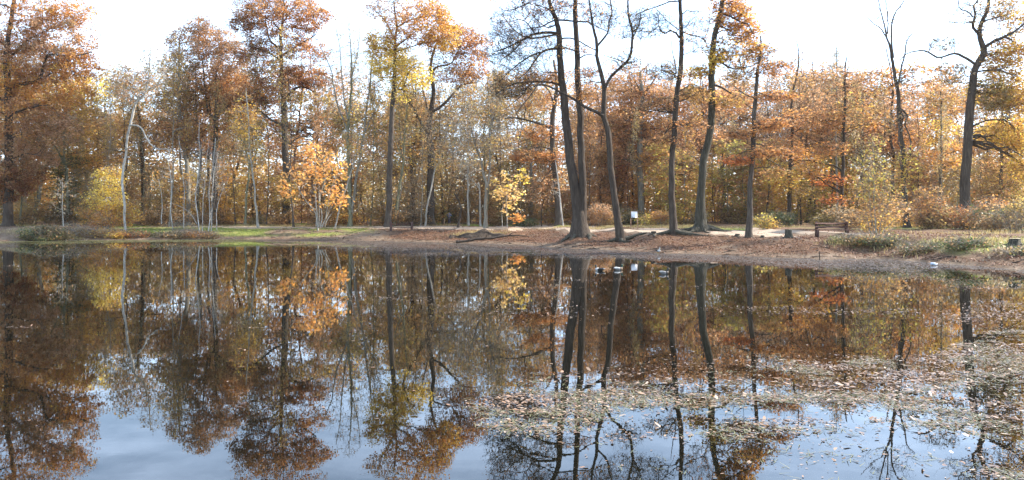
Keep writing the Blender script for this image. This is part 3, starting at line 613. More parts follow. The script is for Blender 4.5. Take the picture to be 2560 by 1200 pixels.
hero('forked_tree', 'leaning tree with a wide Y fork beside the notice board', 'tree', 64,
     [(1553, 586, 22), (1545, 545, 18), (1537, 496, 16.5), (1527, 416, 15), (1521, 331, 14), (1508, 288, 13), (1511, 224, 12), (1495, 149, 9), (1492, 107, 8), (1484, 64, 6), (1475, 20, 4), (1470, -40, 3)],
     [(1560, 60, 70, 50, 'brown', 266, 1.07), (1500, 30, 50, 45, 'rust', 196, 1.19), (1560, 150, 50, 35, 'brown', 125, 1.43), (1470, 200, 45, 30, 'rust', 70, 4), (1530, -40, 90, 40, 'rust', 210, 1.19)],
     [([(1511, 226), (1527, 192), (1569, 149), (1582, 91), (1576, 50), (1570, 15), (1572, -40)], 9, 4, -.6), ([(1493, 115), (1510, 95), (1519, 78), (1522, 55), (1530, 30), (1528, 0), (1530, -40)], 6, 2.5, .8),
      ([(1509, 290), (1473, 272), (1420, 240), (1361, 213), (1335, 216)], 9, 3, -1.5), ([(1345, 210), (1325, 240), (1290, 285)], 4, 1.8, -2), ([(1582, 95), (1590, 75), (1600, 50), (1605, 28), (1630, 20)], 4, 1.5, -1), ([(1521, 80), (1500, 70), (1484, 60)], 3, 1.5, 1), ([(1574, 158), (1555, 155), (1530, 145), (1500, 135)], 4, 1.6, 1)],
     bk='dark', seed=31, leaf=.085, zlow=8, twig_r=.013, roots=5, fl=1.3)
hero('tall_tree', 'straight dark trunk with twisting bare limb near notice board', 'tree', 62,
     [(1684, 591, 20), (1682, 550, 17), (1679, 480, 15.5), (1679, 416, 14.5), (1687, 320, 14), (1692, 240, 13), (1703, 160, 12), (1703, 80, 10.5), (1700, 0, 9), (1698, -80, 6)],
     [(1625, 60, 62, 48, 'brown', 260, 0.95), (1740, 80, 50, 60, 'rust', 210, 1.19), (1660, 180, 55, 25, 'brown', 154, 2.38), (1640, 260, 60, 22, 'rust', 140, 7), (1730, 240, 50, 22, 'umber', 110, 7), (1650, 350, 45, 12, 'rust', 80, 8), (1690, -50, 90, 40, 'rust', 196, 1.43), (1720, 310, 50, 15, 'rust', 80, 7)],
     [([(1699, 95), (1687, 80), (1672, 78), (1658, 86), (1650, 76), (1648, 64), (1636, 74), (1615, 80), (1590, 72)], 5.5, 1.6, -.8), ([(1705, 78), (1725, 88), (1752, 93), (1765, 110)], 4, 1.4, 1), ([(1702, 2), (1675, 5), (1650, 15), (1635, 20), (1605, 30), (1585, 38)], 4, 1.6, .6), ([(1697, 75), (1670, 55), (1640, 22)], 3, 1.2, 1.2),
      ([(1690, 185), (1686, 150), (1680, 110), (1676, 92)], 3, 1, .5), ([(1683, 355), (1655, 350), (1620, 345)], 3.5, 1.4, -1)], bk='dark', seed=32, leaf=.085, zlow=8, twig_r=.013, roots=6, fl=1.4, flat=.7)
hero('background_tree', 'thick shaded trunk standing behind the notice board', 'tree', 106, [(1602, 553, 17), (1602, 500, 16), (1600, 400, 15), (1602, 300, 13), (1606, 240, 11), (1600, 180, 6)],
     [(1590, 200, 80, 50, 'rust', 260, 10), (1610, 260, 80, 40, 'darkrust', 230, 11), (1560, 330, 70, 40, 'rust', 180, 10), (1640, 330, 60, 35, 'darkrust', 150, 10), (1600, 400, 70, 35, 'rust', 140, 9), (1540, 420, 45, 30, 'red', 70, 10)],
     [([(1605, 245), (1622, 220), (1640, 195)], 8, 3, 1), ([(1606, 242), (1595, 220), (1580, 190)], 6, 2, -1)], bk='grey', bk2='oak', seed=33, zlow=7, flat=.7)
hero('leaning_tree', 'mossy footed trunk with exposed roots leaning to the right', 'tree', 65,
     [(1752, 582, 30), (1752, 545, 23), (1752, 480, 20), (1760, 405, 19), (1771, 347, 18), (1779, 267, 18), (1779, 176, 16), (1784, 107, 14), (1800, 32, 12), (1805, 0, 11), (1812, -80, 7)],
     [(1835, 45, 52, 40, 'orange', 150, 8), (1865, 75, 46, 34, 'orange', 140, 7), (1830, 110, 50, 30, 'umber', 90, 3), (1830, 15, 55, 25, 'rust', 110, 7), (1790, 130, 35, 25, 'gold', 70, 6), (1785, 150, 14, 25, 'yellow', 40, 8), (1850, 150, 55, 30, 'umber', 120, 4), (1830, 250, 55, 18, 'umber', 90, 6), (1800, -50, 90, 40, 'rust', 160, 6), (1745, 180, 40, 20, 'gold', 70, 7), (1740, 230, 40, 18, 'umber', 80, 7)],
     [([(1781, 147), (1800, 155), (1829, 171), (1855, 168), (1877, 165), (1896, 155)], 6, 2, -1), ([(1782, 212), (1805, 218), (1830, 235), (1865, 262), (1885, 275)], 6, 2, 1), ([(1797, 35), (1820, 38), (1850, 55), (1868, 58), (1885, 85)], 6, 2, -1), ([(1790, 65), (1810, 68), (1819, 75), (1818, 88)], 4, 1.6, -.6), ([(1768, 118), (1760, 95), (1740, 88)], 3, 1.2, .5)],
     bk='mossy', bk2='dark', seed=34, zlow=8, roots=11, fl=1.7, flat=.6)
hero('straight_tree', 'slim straight trunk with layered rust sprays beside mossy trunk', 'tree', 57.5,
     [(1872, 604, 17), (1873, 560, 14), (1875, 480, 13), (1883, 373, 12), (1888, 267, 10.5), (1893, 187, 8.5), (1899, 144, 6), (1900, 90, 3)],
     [(1900, 130, 50, 30, 'umber', 150, 6), (1880, 115, 30, 15, 'orange', 50, 7), (1930, 170, 55, 20, 'rust', 140, 6), (1850, 185, 45, 20, 'umber', 90, 5), (1940, 240, 55, 18, 'rust', 130, 7), (1925, 310, 60, 18, 'rust', 150, 8), (1850, 330, 45, 14, 'rust', 90, 8), (1930, 380, 55, 16, 'rust', 120, 8), (1840, 400, 40, 12, 'red', 60, 8), (1935, 430, 40, 14, 'umber', 70, 7)],
     [([(1895, 165), (1915, 160), (1945, 155)], 4, 1.4, 1), ([(1892, 230), (1915, 238), (1940, 250)], 4, 1.4, -1), ([(1888, 300), (1915, 320), (1950, 318)], 4, 1.4, 1), ([(1886, 245), (1860, 235), (1835, 215)], 4, 1.4, 1), ([(1880, 424), (1900, 418), (1935, 420)], 4, 1.4, 0), ([(1885, 340), (1850, 335)], 3, 1.3, -1)],
     bk='oak', seed=35, zlow=6, flat=.85, leaf=.10, fl=1.3)
hero('background_tree', 'dark stem rising behind the tall tree stump', 'tree', 92, [(1973, 553, 12), (1974, 500, 11), (1976, 427, 10), (1981, 320, 8), (1979, 256, 6), (1992, 187, 4), (1997, 133, 2.5), (1990, 100, 1.5)],
     [(1990, 200, 50, 50, 'umber', 140, 3), (2000, 300, 60, 35, 'rust', 180, 10), (1960, 360, 60, 30, 'rust', 150, 10), (2010, 390, 55, 30, 'orange', 120, 10), (1960, 450, 55, 30, 'gold', 110, 10), (2000, 480, 40, 25, 'olive', 80, 10)], bk='dark', seed=36, zlow=4, flat=.6)
hero('background_tree', 'thin dark trunk with red sprays behind the wooden bench', 'tree', 86, [(2104, 555, 11), (2104, 512, 10), (2107, 400, 9), (2112, 267, 7), (2112, 187, 5), (2118, 140, 2)],
     [(2100, 200, 60, 45, 'pink', 190, 7), (2130, 280, 60, 50, 'umber', 180, 8), (2070, 300, 45, 40, 'rust', 150, 10), (2075, 370, 50, 25, 'rust', 110, 8), (2070, 450, 55, 22, 'red', 100, 8), (2080, 500, 45, 18, 'red', 60, 7), (2030, 420, 40, 30, 'orange', 90, 10)],
     [([(2112, 200), (2120, 170), (2135, 140)], 3, 1, 1)], bk='dark', seed=37, zlow=3, flat=.7)
hero('background_tree', 'thin pale pole of a tree left of the bench trunk', 'tree', 98, [(2092, 553, 6), (2092, 430, 5), (2090, 300, 4), (2092, 170, 2.5), (2090, 110, 1.5)],
     [(2085, 190, 35, 60, 'grey', 110, 2), (2060, 260, 45, 40, 'pink', 110, 8)], bk='grey', seed=38, zlow=8)
hero('yellow_green_bush', 'feathery yellow green bush tree right of the bench', 'tree', 58,
     [(2190, 606, 5), (2188, 560, 4), (2186, 480, 3), (2184, 400, 1.5), (2180, 350, 1)],
     [(2175, 420, 50, 55, 'lime', 150, 3), (2200, 470, 65, 50, 'lime', 190, 3), (2168, 490, 45, 45, 'umber', 150, 3), (2218, 520, 60, 40, 'umber', 170, 3.5), (2192, 555, 54, 30, 'gold', 160, 3), (2185, 360, 24, 32, 'lime', 40, 4)],
     [([(2182, 606), (2172, 560), (2158, 500)], 3, 1, 1), ([(2195, 606), (2205, 550), (2225, 490)], 3, 1, -1), ([(2190, 600), (2215, 570), (2240, 545)], 2.4, 1, 1), ([(2188, 600), (2178, 530), (2170, 430)], 2.4, 1, -1)], bk='pale', bk2='twig', seed=39, fl=0, zlow=.5, leaf=.085, twig_r=.008, spread=.22)
hero('bare_tree', 'tall bare tree with a fan of thin branches against white sky', 'tree', 74,
     [(2268, 560, 15), (2266, 537, 13), (2260, 467, 12), (2257, 379, 11), (2251, 321, 10.5), (2245, 251, 9.5), (2233, 163, 8), (2225, 117, 6), (2216, 90, 4), (2205, 40, 2.5), (2195, -10, 2), (2190, -60, 1.4)],
     [(2280, 200, 45, 45, 'grey', 110, 1.2), (2230, 30, 60, 40, 'grey', 70, 0), (2200, 60, 45, 40, 'grey', 40, 0), (2260, 60, 35, 50, 'grey', 40, 0), (2235, -40, 80, 40, 'grey', 60, 0), (2270, 420, 40, 60, 'gold', 90, 6), (2240, 300, 35, 40, 'brown', 60, 3)],
     [([(2217, 95), (2200, 70), (2180, 55), (2150, 25)], 3.4, 1.2, 1), ([(2216, 85), (2208, 45), (2198, 22), (2180, 0)], 3, 1, -1), ([(2218, 85), (2221, 45), (2215, 10), (2205, -30)], 3, 1.2, .5), ([(2233, 145), (2230, 90), (2234, 38), (2255, 10), (2270, -20)], 5, 1.6, -1), ([(2246, 210), (2255, 165), (2262, 140), (2266, 105), (2275, 90), (2287, 80)], 5, 1.6, 1), ([(2262, 140), (2250, 150), (2240, 155)], 2.5, 1, 0), ([(2220, 47), (2222, 20), (2240, -20)], 2, .9, 1)],
     bk='dark', bk2='oak', seed=40, zlow=10, twig_r=.010)
hero('great_oak', 'massive oak at right with crooked limb reaching left over sky', 'tree', 78,
     [(2408, 556, 27), (2411, 507, 25), (2417, 408, 23), (2423, 292, 21), (2429, 233, 19), (2440, 169, 17), (2461, 128, 15), (2448, 85, 11), (2452, 60, 10), (2470, 12, 8), (2475, -60, 5)],
     [(2500, 150, 60, 50, 'gold', 333, 9), (2540, 230, 60, 60, 'gold', 377, 10), (2490, 240, 45, 45, 'olive', 217, 9), (2560, 100, 60, 60, 'gold', 261, 9), (2520, 330, 70, 45, 'gold', 348, 10), (2480, 40, 60, 50, 'brown', 188, 3), (2540, 20, 60, 40, 'gold', 174, 7), (2350, 110, 55, 18, 'grey', 130, 1.2), (2380, 180, 45, 30, 'brown', 159, 4), (2440, 230, 25, 40, 'gold', 101, 6), (2400, 40, 50, 30, 'grey', 72, .8), (2580, 400, 70, 60, 'gold', 290, 10), (2430, 10, 50, 30, 'grey', 72, 1), (2500, -50, 120, 40, 'umber', 203, 5)],
     [([(2437, 160), (2415, 145), (2395, 137), (2378, 136), (2345, 144), (2325, 132), (2305, 127), (2275, 130), (2262, 137), (2250, 150)], 7, 2, -1), ([(2462, 118), (2490, 100), (2507, 93), (2540, 75), (2575, 45)], 9, 4, -2), ([(2448, 85), (2430, 65), (2436, 45), (2440, 30), (2434, 15), (2446, 0), (2450, -40)], 7, 3, .8), ([(2432, 42), (2420, 28), (2400, 22), (2395, 0), (2392, -30)], 4, 1.6, -1), ([(2455, 55), (2490, 45), (2540, 30)], 5, 2, 1.5), ([(2425, 320), (2470, 300), (2520, 300)], 5, 2, -2), ([(2440, 180), (2490, 175), (2540, 190)], 5, 2, -3)],
     bk='dark', seed=41, zlow=8, leaf=.12)
hero('background_tree', 'thin trunk between the fan branched tree and massive oak', 'tree', 96, [(2350, 553, 7), (2350, 467, 6), (2353, 315, 5), (2352, 230, 3)],
     [(2350, 250, 60, 40, 'umber', 170, 9), (2340, 330, 60, 45, 'gold', 160, 10), (2370, 390, 50, 40, 'orange', 130, 10)], bk='oak', seed=42, zlow=6)
hero('background_tree', 'trunk half lost in gold leaves right of massive oak', 'tree', 88, [(2500, 553, 9), (2502, 440, 8), (2505, 330, 6), (2508, 240, 4)],
     [(2500, 330, 70, 45, 'gold', 200, 10), (2520, 420, 70, 45, 'umber', 190, 10), (2470, 480, 60, 35, 'umber', 140, 9), (2540, 480, 55, 35, 'olive', 110, 9)], bk='oak', seed=43, zlow=3)

# ------------------------------------------------------------------ the wood behind: prototypes, then copies
def proto_tree(kind, seed):
    rng = np.random.default_rng(seed+900)
    if kind == 'canopy':
        H = 20.; n = 9
        zz = np.linspace(0, H*.93, n); w = np.cumsum(rng.normal(0, .28, (n, 2)), 0); w[0] = 0
        P = np.column_stack([w, zz]); R = np.interp(zz, [0, 1, H*.5, H], [.24, .19, .12, .03]); P, R = flare(P, R, 1.4)
        bl = []
        for i in range(8):
            z = rng.uniform(.42, .93)*H; a = rng.uniform(0, 6.28); k = 1.7+2.4*(1-abs(z/H-.65)*1.6)
            bl.append(dict(c=(math.cos(a)*k*.75+w[-3, 0], math.sin(a)*k*.75+w[-3, 1], z), r=(k*.95, k*.95, rng.uniform(1.2, 2.0)), col='A', nt=74, lp=7.5))
        return grow([(P, R)], bl, seed, zlow=5, leaf=.16, flat=.45, twig_r=.014, sides=7, spread=.36)
    if kind == 'thin':                                  # nearly bare, tall
        H = 19.; n = 9
        zz = np.linspace(0, H*.95, n); w = np.cumsum(rng.normal(0, .25, (n, 2)), 0); w[0] = 0
        P = np.column_stack([w, zz]); R = np.interp(zz, [0, 1, H*.5, H], [.16, .13, .08, .02]); P, R = flare(P, R, 1.4)
        bl = [dict(c=(rng.normal(0, .9)+w[-2, 0], rng.normal(0, .9)+w[-2, 1], z*H), r=(1.7, 1.7, 2.2), col='A', nt=80, lp=4) for z in (.5, .66, .8, .92)]
        return grow([(P, R)], bl, seed, zlow=6, leaf=.14, flat=.3, twig_r=.013, sides=6, spread=.30)
    if kind == 'under':                                 # young beeches, leafy to the ground
        H = 8.; n = 7
        zz = np.linspace(0, H*.95, n); w = np.cumsum(rng.normal(0, .15, (n, 2)), 0); w[0] = 0
        P = np.column_stack([w, zz]); R = np.interp(zz, [0, 1, H], [.075, .06, .012])
        bl = []
        for i in range(7):
            z = (.14+.8*i/6)*H; a = rng.uniform(0, 6.28); k = 1.2+1.2*(1-abs(z/H-.45))
            bl.append(dict(c=(math.cos(a)*.7, math.sin(a)*.7, z), r=(k, k, .75), col='A', nt=54, lp=9))
        return grow([(P, R)], bl, seed, zlow=.6, leaf=.13, flat=.75, twig_r=.010, sides=5, spread=.28)
    if kind == 'shrub':                                 # twiggy undergrowth shrub
        stems = []
        for i in range(6):
            a = rng.uniform(0, 6.28); q = rng.uniform(.5, 1.3); h = rng.uniform(1.2, 2.3)
            stems.append((np.array([[0.1*math.cos(a), .1*math.sin(a), -.1], [q*.4*math.cos(a), q*.4*math.sin(a), h*.5], [q*math.cos(a), q*math.sin(a), h]]), np.array([.03, .02, .008])))
        bl = [dict(c=(rng.normal(0, .6), rng.normal(0, .6), z), r=(1.3, 1.3, .7), col='A', nt=55, lp=6) for z in (.5, .9, 1.4, 1.9)]
        return grow(stems, bl, seed, zlow=.1, leaf=.10, flat=.3, twig_r=.009, sides=4, spread=.22)
PROTO = {}
for kind, cnt in (('canopy', 4), ('thin', 3), ('under', 4), ('shrub', 3)):
    for i in range(cnt):
        tr, br, cr = proto_tree(kind, 60+i*7+len(kind))
        d = {}
        for nm, mb in (('trunk', tr), ('branches', br)):
            if mb.V: d[nm] = mesh_from(nm, np.concatenate(mb.V), np.concatenate(mb.Q), None, (BARK['oak'],), smooth_faces=True)
        V, Q, keys, M, T = cr
        d['crown'] = mesh_from('crown', V, Q, mats=(LEAF['umber'], LEAF['olive']), midx=M, tint=T)
        PROTO[kind, i] = d
def put_copy(kind, i, name, label, cat, X, Y, col, bk, sc, rz, group):
    r = thing(name, label, cat, (X, Y, gz(X, Y)-.05), rz, group); r.scale = sc
    for nm, me in PROTO[kind, i].items():
        o = link(nm, me, r)
        s = o.material_slots[0]; s.link = 'OBJECT'; s.material = LEAF[col] if nm == 'crown' else BARK[bk]
        if nm == 'crown': s = o.material_slots[1]; s.link = 'OBJECT'; s.material = LEAF[MIXES[col][int(abs(X)*7) % len(MIXES[col])]]
    return r
MARKS = [(-160, 'far beyond the left edge tree'), (-60, 'beyond the great rust oak'), (20, 'behind the great rust oak'), (66, 'behind the small white trunk'), (165, 'behind the green stemmed maple'), (235, 'behind the left half of the golden bush'),
         (313, 'behind the pale broken tree'), (380, 'behind the snapped crooked limb'), (455, 'behind the slanting dark oak'), (505, 'behind the white birch clump'), (560, 'behind the low forking oak'), (640, 'behind the white footed stem'),
         (710, 'behind the straight russet oak'), (795, 'behind the orange shrub'), (850, 'behind the leaning white pole'), (895, 'behind the broom crowned tree'), (972, 'behind the yellow topped trunk'), (1028, 'behind the low rail bench'),
         (1077, 'behind the gnarled oak'), (1123, 'behind the walker'), (1172, 'behind the slim straight pale stem'), (1214, 'behind the forked bare tree'), (1270, 'behind the yellow sapling'), (1330, 'behind the fallen branch tip'), (1396, 'behind the thick leaning trunk'),
         (1452, 'behind the twin trunked tree'), (1510, 'just right of the twin trunked tree'), (1553, 'behind the Y forked tree'), (1586, 'behind the notice board'), (1640, 'between notice board and straight dark trunk'), (1684, 'behind the straight dark trunk'),
         (1755, 'behind the mossy footed trunk'), (1815, 'between mossy trunk and slim straight trunk'), (1873, 'behind the slim straight trunk'), (1925, 'just left of the tall stump'), (1972, 'behind the tall stump'), (2030, 'behind the left end of the wooden bench'), (2085, 'behind the wooden bench'),
         (2140, 'just right of the wooden bench'), (2190, 'behind the yellow green bush'), (2262, 'behind the fan branched bare tree'), (2330, 'behind the floating white litter'), (2411, 'behind the massive oak'), (2470, 'just right of the massive oak'), (2535, 'behind the flat cut stump'), (2620, 'beyond the right edge'), (2720, 'far beyond the right edge'), (2850, 'farthest beyond the right edge')]
COLW = {'gold': 'golden', 'umber': 'tawny', 'rust': 'rust brown', 'olive': 'olive brown', 'brown': 'dull brown', 'orange': 'orange', 'pink': 'pale russet', 'grey': 'grey twigged', 'shade': 'dark', 'red': 'red', 'lime': 'yellow green', 'green': 'dark green', 'darkrust': 'dark rust', 'yellow': 'yellow'}
def pick_col(px, rng, kind):
    if kind == 'under':
        if px < 420: c = ['olive', 'umber', 'olive', 'brown', 'gold', 'green']
        elif px < 1000: c = ['olive', 'gold', 'umber', 'olive', 'rust', 'umber']
        elif px < 1330: c = ['olive', 'umber', 'brown', 'grey', 'olive']
        elif px < 1560: c = ['pink', 'rust', 'pink', 'umber']
        elif px < 2120: c = ['orange', 'gold', 'gold', 'lime', 'yellow', 'rust', 'orange', 'lime']
        else: c = ['gold', 'umber', 'gold', 'lime', 'olive']
    else:
        if px < 420: c = ['umber', 'olive', 'umber', 'rust', 'brown', 'gold']
        elif px < 1000: c = ['umber', 'olive', 'rust', 'brown', 'pink', 'rust']
        elif px < 1330: c = ['olive', 'grey', 'brown', 'umber']
        elif px < 1900: c = ['pink', 'rust', 'rust', 'umber', 'pink', 'rust']
        else: c = ['pink', 'rust', 'pink', 'umber', 'gold', 'rust']
    return c[rng.integers(0, len(c))]
TOP = ([-200, 0, 250, 330, 450, 560, 700, 830, 950, 1080, 1200, 1350, 1500, 1700, 1850, 1950, 2050, 2150, 2250, 2350, 2450, 2560, 2900], [80, 100, 160, 140, 85, 110, 115, 140, 130, 160, 190, 185, 180, 185, 165, 180, 130, 110, 130, 180, 190, 140, 110])
rngw = np.random.default_rng(77)
ROWS = [('canopy', 113, 'front'), ('canopy', 131, 'middle'), ('canopy', 153, 'back')]
for kind, Yr, roww in ROWS:
    for k, (mx, mw) in enumerate(MARKS):
        if roww == 'back' and not (-100 < mx < 2760): continue
        px = mx+rngw.uniform(-16, 16); Y = Yr+rngw.uniform(-6, 6)
        X = pxX(px, Y)
        kd = 'thin' if rngw.random() < (.62 if 1000 < mx < 1340 or 780 < mx < 960 else .45 if mx < 780 else .28) else 'canopy'
        col = pick_col(px, rngw, 'canopy')
        if kd == 'thin' and rngw.random() < .4: col = 'grey'
        top = np.interp(px, *TOP)+rngw.uniform(-45, 45)+(rngw.uniform(50, 150) if rngw.random() < .38 else 0)
        H = min(CAMZ+(HOR-top)*Y/F-1.5, 30); s = H/20.
        put_copy(kd, int(rngw.integers(0, 4 if kd == 'canopy' else 3)), 'woodland_tree', f'{COLW[col]} {"thin" if kd == "thin" else "full"} crowned {roww} row tree {mw}', 'tree', X, Y, col,
                 ('oak', 'dark', 'grey', 'green', 'grey', 'pale')[rngw.integers(0, 6 if mx < 1330 else 2)], (s*rngw.uniform(.85, 1.15), s*rngw.uniform(.85, 1.15), s), rngw.uniform(0, 6.28), 'trees of the wood behind the bank')
# slim poles along the edge of the wood
for k, (mx, mw) in enumerate(MARKS):
    if mx > 2620 or mx < -100 or mx in (1077, 1123): continue
    px = mx+rngw.uniform(18, 46); Y = 101+rngw.uniform(-2, 6)
    if mx > 2100: Y = 92
    X = pxX(px, Y); col = ['grey', 'olive', 'umber', 'pink', 'brown'][rngw.integers(0, 5)]
    top = np.interp(px, *TOP)+rngw.uniform(-60, 150); s = min(CAMZ+(HOR-top)*Y/F-1.4, 24)/19.
    w_ = s*rngw.uniform(.4, .65)
    put_copy('thin', int(rngw.integers(0, 3)), 'slim_tree', f'{COLW[col]} slim edge stem {mw}', 'tree', X, Y, col, (['pale', 'grey', 'green', 'oak', 'green'] if mx < 1330 else ['oak', 'dark', 'grey', 'dark', 'oak'])[rngw.integers(0, 5)],
             (w_, w_, s), rngw.uniform(0, 6.28), 'slim trees along the edge of the wood')
for Yr, roww in ((106, 'near'), (122, 'far')):
    for k, (mx, mw) in enumerate(MARKS):
        if mx > 2760: continue
        px = mx+rngw.uniform(-22, 22)+(28 if roww == 'far' else 0); Y = Yr+rngw.uniform(-5, 5); X = pxX(px, Y)
        if roww == 'near' and 1090 < mx < 1220: Y += 14
        col = pick_col(px, rngw, 'under'); s = rngw.uniform(.7, 1.25)*(1.15 if px > 1500 else 1)
        put_copy('under', int(rngw.integers(0, 4)), 'young_beech', f'{COLW[col]} young beech of {roww} row {mw}', 'tree', X, Y, col, ('oak', 'grey', 'green', 'pale')[rngw.integers(0, 4)],
                 (s, s, s*rngw.uniform(.9, 1.2)), rngw.uniform(0, 6.28), 'young trees under the wood')
for k, (mx, mw) in enumerate(MARKS):
    if mx > 2760 or mx < -100: continue
    px = mx+rngw.uniform(-20, 20); Y = 101+rngw.uniform(-1.5, 5)
    if 1060 < mx < 1190: Y = 119
    if mx > 2180: Y = rngw.uniform(62, 80)
    elif mx > 2000: Y = 84
    X = pxX(px, Y); col = ['brown', 'olive', 'umber', 'gold', 'green', 'grey'][rngw.choice(6, p=[.28, .25, .2, .1, .1, .07])]
    s = rngw.uniform(.75, 1.2)
    put_copy('shrub', int(rngw.integers(0, 3)), 'woodland_shrub', f'low {COLW[col]} twiggy shrub {mw}', 'shrub', X, Y, col, 'oak', (s*1.3, s*1.3, s*rngw.uniform(.7, 1.1)), rngw.uniform(0, 6.28), 'shrubs along the edge of the wood')
# the far wood that reads as one mass: trunks, crowns and a deep thicket below them
fw = MB(); m = 260
Yf = rngw.uniform(160, 240, m); Xf = rngw.uniform(-.95, .95, m)*Yf; Hf = rngw.uniform(13, 19, m)
zf = ground(Xf, Yf)
fw.tubes(np.stack([np.column_stack([Xf+a*rngw.normal(0, .5, m), Yf+0*Xf, zf+Hf*a]) for a in (0, .35, .7, 1.)], 1), np.column_stack([.25+0*Xf, .2+0*Xf, .12+0*Xf, .04+0*Xf]), 5)
n1, n2 = 45000, 140000
pk = rngw.integers(0, m, n1); hh = rngw.uniform(.2, 1, n1)
cf = np.column_stack([Xf[pk]+rngw.normal(0, 2.6, n1), Yf[pk]+rngw.normal(0, 2.6, n1), zf[pk]+hh*Hf[pk]+rngw.normal(0, .5, n1)])
Yt = rngw.uniform(128, 190, n2); Xt = rngw.uniform(-.85, .85, n2)*Yt
topz = 6.5+11*fbm(Xt, Yt, 9, 21)
ct = np.column_stack([Xt, Yt, ground(Xt, Yt)+topz*rngw.uniform(0, 1, n2)**1.25])
cl = np.concatenate([cf, ct]); pxl = 1280+cl[:, 0]*F/cl[:, 1]; rz_ = rngw.random(len(cl)); nz_ = fbm(cl[:, 0], cl[:, 2]*2+cl[:, 1], 7, 61)
KEY = ['umber', 'olive', 'brown', 'gold', 'rust', 'orange', 'grey']
mi = np.where(pxl < 1330, np.where(nz_ < .42, 1, np.where(nz_ < .55, 2, np.where(nz_ < .66, 0, 3))), np.where(nz_ < .40, 0, np.where(nz_ < .50, 4, np.where(nz_ < .60, 3, 5))))
mi = np.where(rz_ < .18, rngw.integers(0, 5, len(cl)), mi)
V, Q = leaf_quads(cl, np.interp(cl[:, 1], [130, 150, 168, 200], [.20, .24, .42, .5]), rngw, .4)
Vw = np.concatenate(fw.V); Qw = np.concatenate(fw.Q)
me = mesh_from('far_wood', np.concatenate([Vw, V]), np.concatenate([Qw, Q+len(Vw)]), mats=[BARK['oak']]+[LEAF[k] for k in KEY],
               midx=np.concatenate([np.zeros(len(Qw)), 1+mi]), tint=np.concatenate([np.zeros(len(Vw)), np.clip(rngw.normal(.5, .22, len(Q)), 0, 1).repeat(4)]))
tag(link('far_wood', me), 'far brown mass of autumn wood behind all the trees', 'wood', kind='stuff')

# ------------------------------------------------------------------ bushes on the banks
def bush(name, label, px, Y, w, h, blobs, bk='twig', stems=7, seed=0, leaf=.09, twig_r=.009, spread=.2, flat=.3, droop=0., dz=0., cat='bush'):
    """w, h in metres; blobs (dx, dy, z, rx, rz, colour, twigs, leaves per twig) in metres"""
    rng = np.random.default_rng(seed+3000); X = pxX(px, Y)
    st = []
    for i in range(stems):
        a = i*6.283/stems+rng.uniform(-.4, .4); q = rng.uniform(.25, .5)*w; hh = h*rng.uniform(.6, .95)
        st.append((np.array([[.12*math.cos(a), .12*math.sin(a), -.15], [q*.45*math.cos(a), q*.45*math.sin(a), hh*.5], [q*math.cos(a), q*math.sin(a), hh]]), np.array([.028, .018, .007])))
    bl = [dict(c=(b[0], b[1], b[2]), r=(b[3], b[3]*.7, b[4]), col=b[5], nt=b[6], lp=b[7]) for b in blobs]
    r = thing(name, label, cat, (X, Y, gz(X, Y)+dz))
    tr, br, cr = grow(st, bl, seed, zlow=.05, leaf=leaf, flat=flat, twig_r=twig_r, sides=4, spread=spread, droop=droop)
    if tr.V: br.add(np.concatenate(tr.V), np.concatenate(tr.Q))
    br.build('branches', BARK[bk], r)
    V, Q, keys, M, T = cr
    link('foliage', mesh_from('foliage', V, Q, mats=[LEAF[k] for k in keys], midx=M, tint=T), r)
    return r
bush('golden_bush', 'tall golden willow bush beside the pale broken tree', 270, 89.5, 5, 7,
     [(0, 0, 1.6, 3.0, 1.4, 'orange', 300, 7), (-.4, .2, 3.6, 2.5, 1.5, 'yellow', 280, 7), (0, 0, 5.6, 1.9, 1.5, 'yellow', 170, 8), (2.0, 0, 2.2, 1.6, 1.3, 'gold', 130, 8), (-2.2, 0, 2.5, 1.3, 1.3, 'umber', 90, 8), (.2, .1, 6.6, 1.2, .8, 'gold', 50, 6)], stems=9, seed=1, twig_r=.010, leaf=.10)
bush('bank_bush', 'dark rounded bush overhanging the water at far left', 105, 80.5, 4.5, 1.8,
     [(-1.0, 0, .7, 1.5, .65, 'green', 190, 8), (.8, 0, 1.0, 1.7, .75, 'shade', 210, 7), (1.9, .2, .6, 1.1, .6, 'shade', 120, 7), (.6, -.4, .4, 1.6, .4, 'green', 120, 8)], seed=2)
bush('bramble', 'purplish brown bramble tangle right of the dark left bush', 190, 84, 4, 1.8, [(0, 0, .8, 2., .8, 'grey', 170, 2.5), (1.0, 0, .5, 1.4, .5, 'brown', 80, 5)], seed=3)
bush('bramble', 'orange brown bramble hanging down the bank under golden bush', 268, 84.5, 4, 1.2, [(0, 0, .5, 2.0, .5, 'umber', 160, 7), (1.3, -.5, .3, 1.3, .35, 'gold', 80, 7)], seed=4)
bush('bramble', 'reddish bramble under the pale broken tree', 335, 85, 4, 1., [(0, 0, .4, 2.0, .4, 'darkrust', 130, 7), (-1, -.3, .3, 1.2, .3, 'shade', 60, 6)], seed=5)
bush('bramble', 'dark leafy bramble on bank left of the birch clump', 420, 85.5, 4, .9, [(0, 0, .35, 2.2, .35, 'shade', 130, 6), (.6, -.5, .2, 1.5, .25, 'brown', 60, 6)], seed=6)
bush('bramble', 'rust leaved bramble at the foot of the birch clump', 498, 86, 4, .8, [(0, 0, .3, 2.0, .32, 'rust', 120, 7), (1.2, -.3, .25, 1.2, .28, 'brown', 60, 6)], seed=7)
bush('bramble', 'grey twig tangle low among the birch stems', 462, 88, 4, 1.6, [(0, 0, .8, 2.2, .7, 'grey', 170, .8)], seed=8, bk='grey')
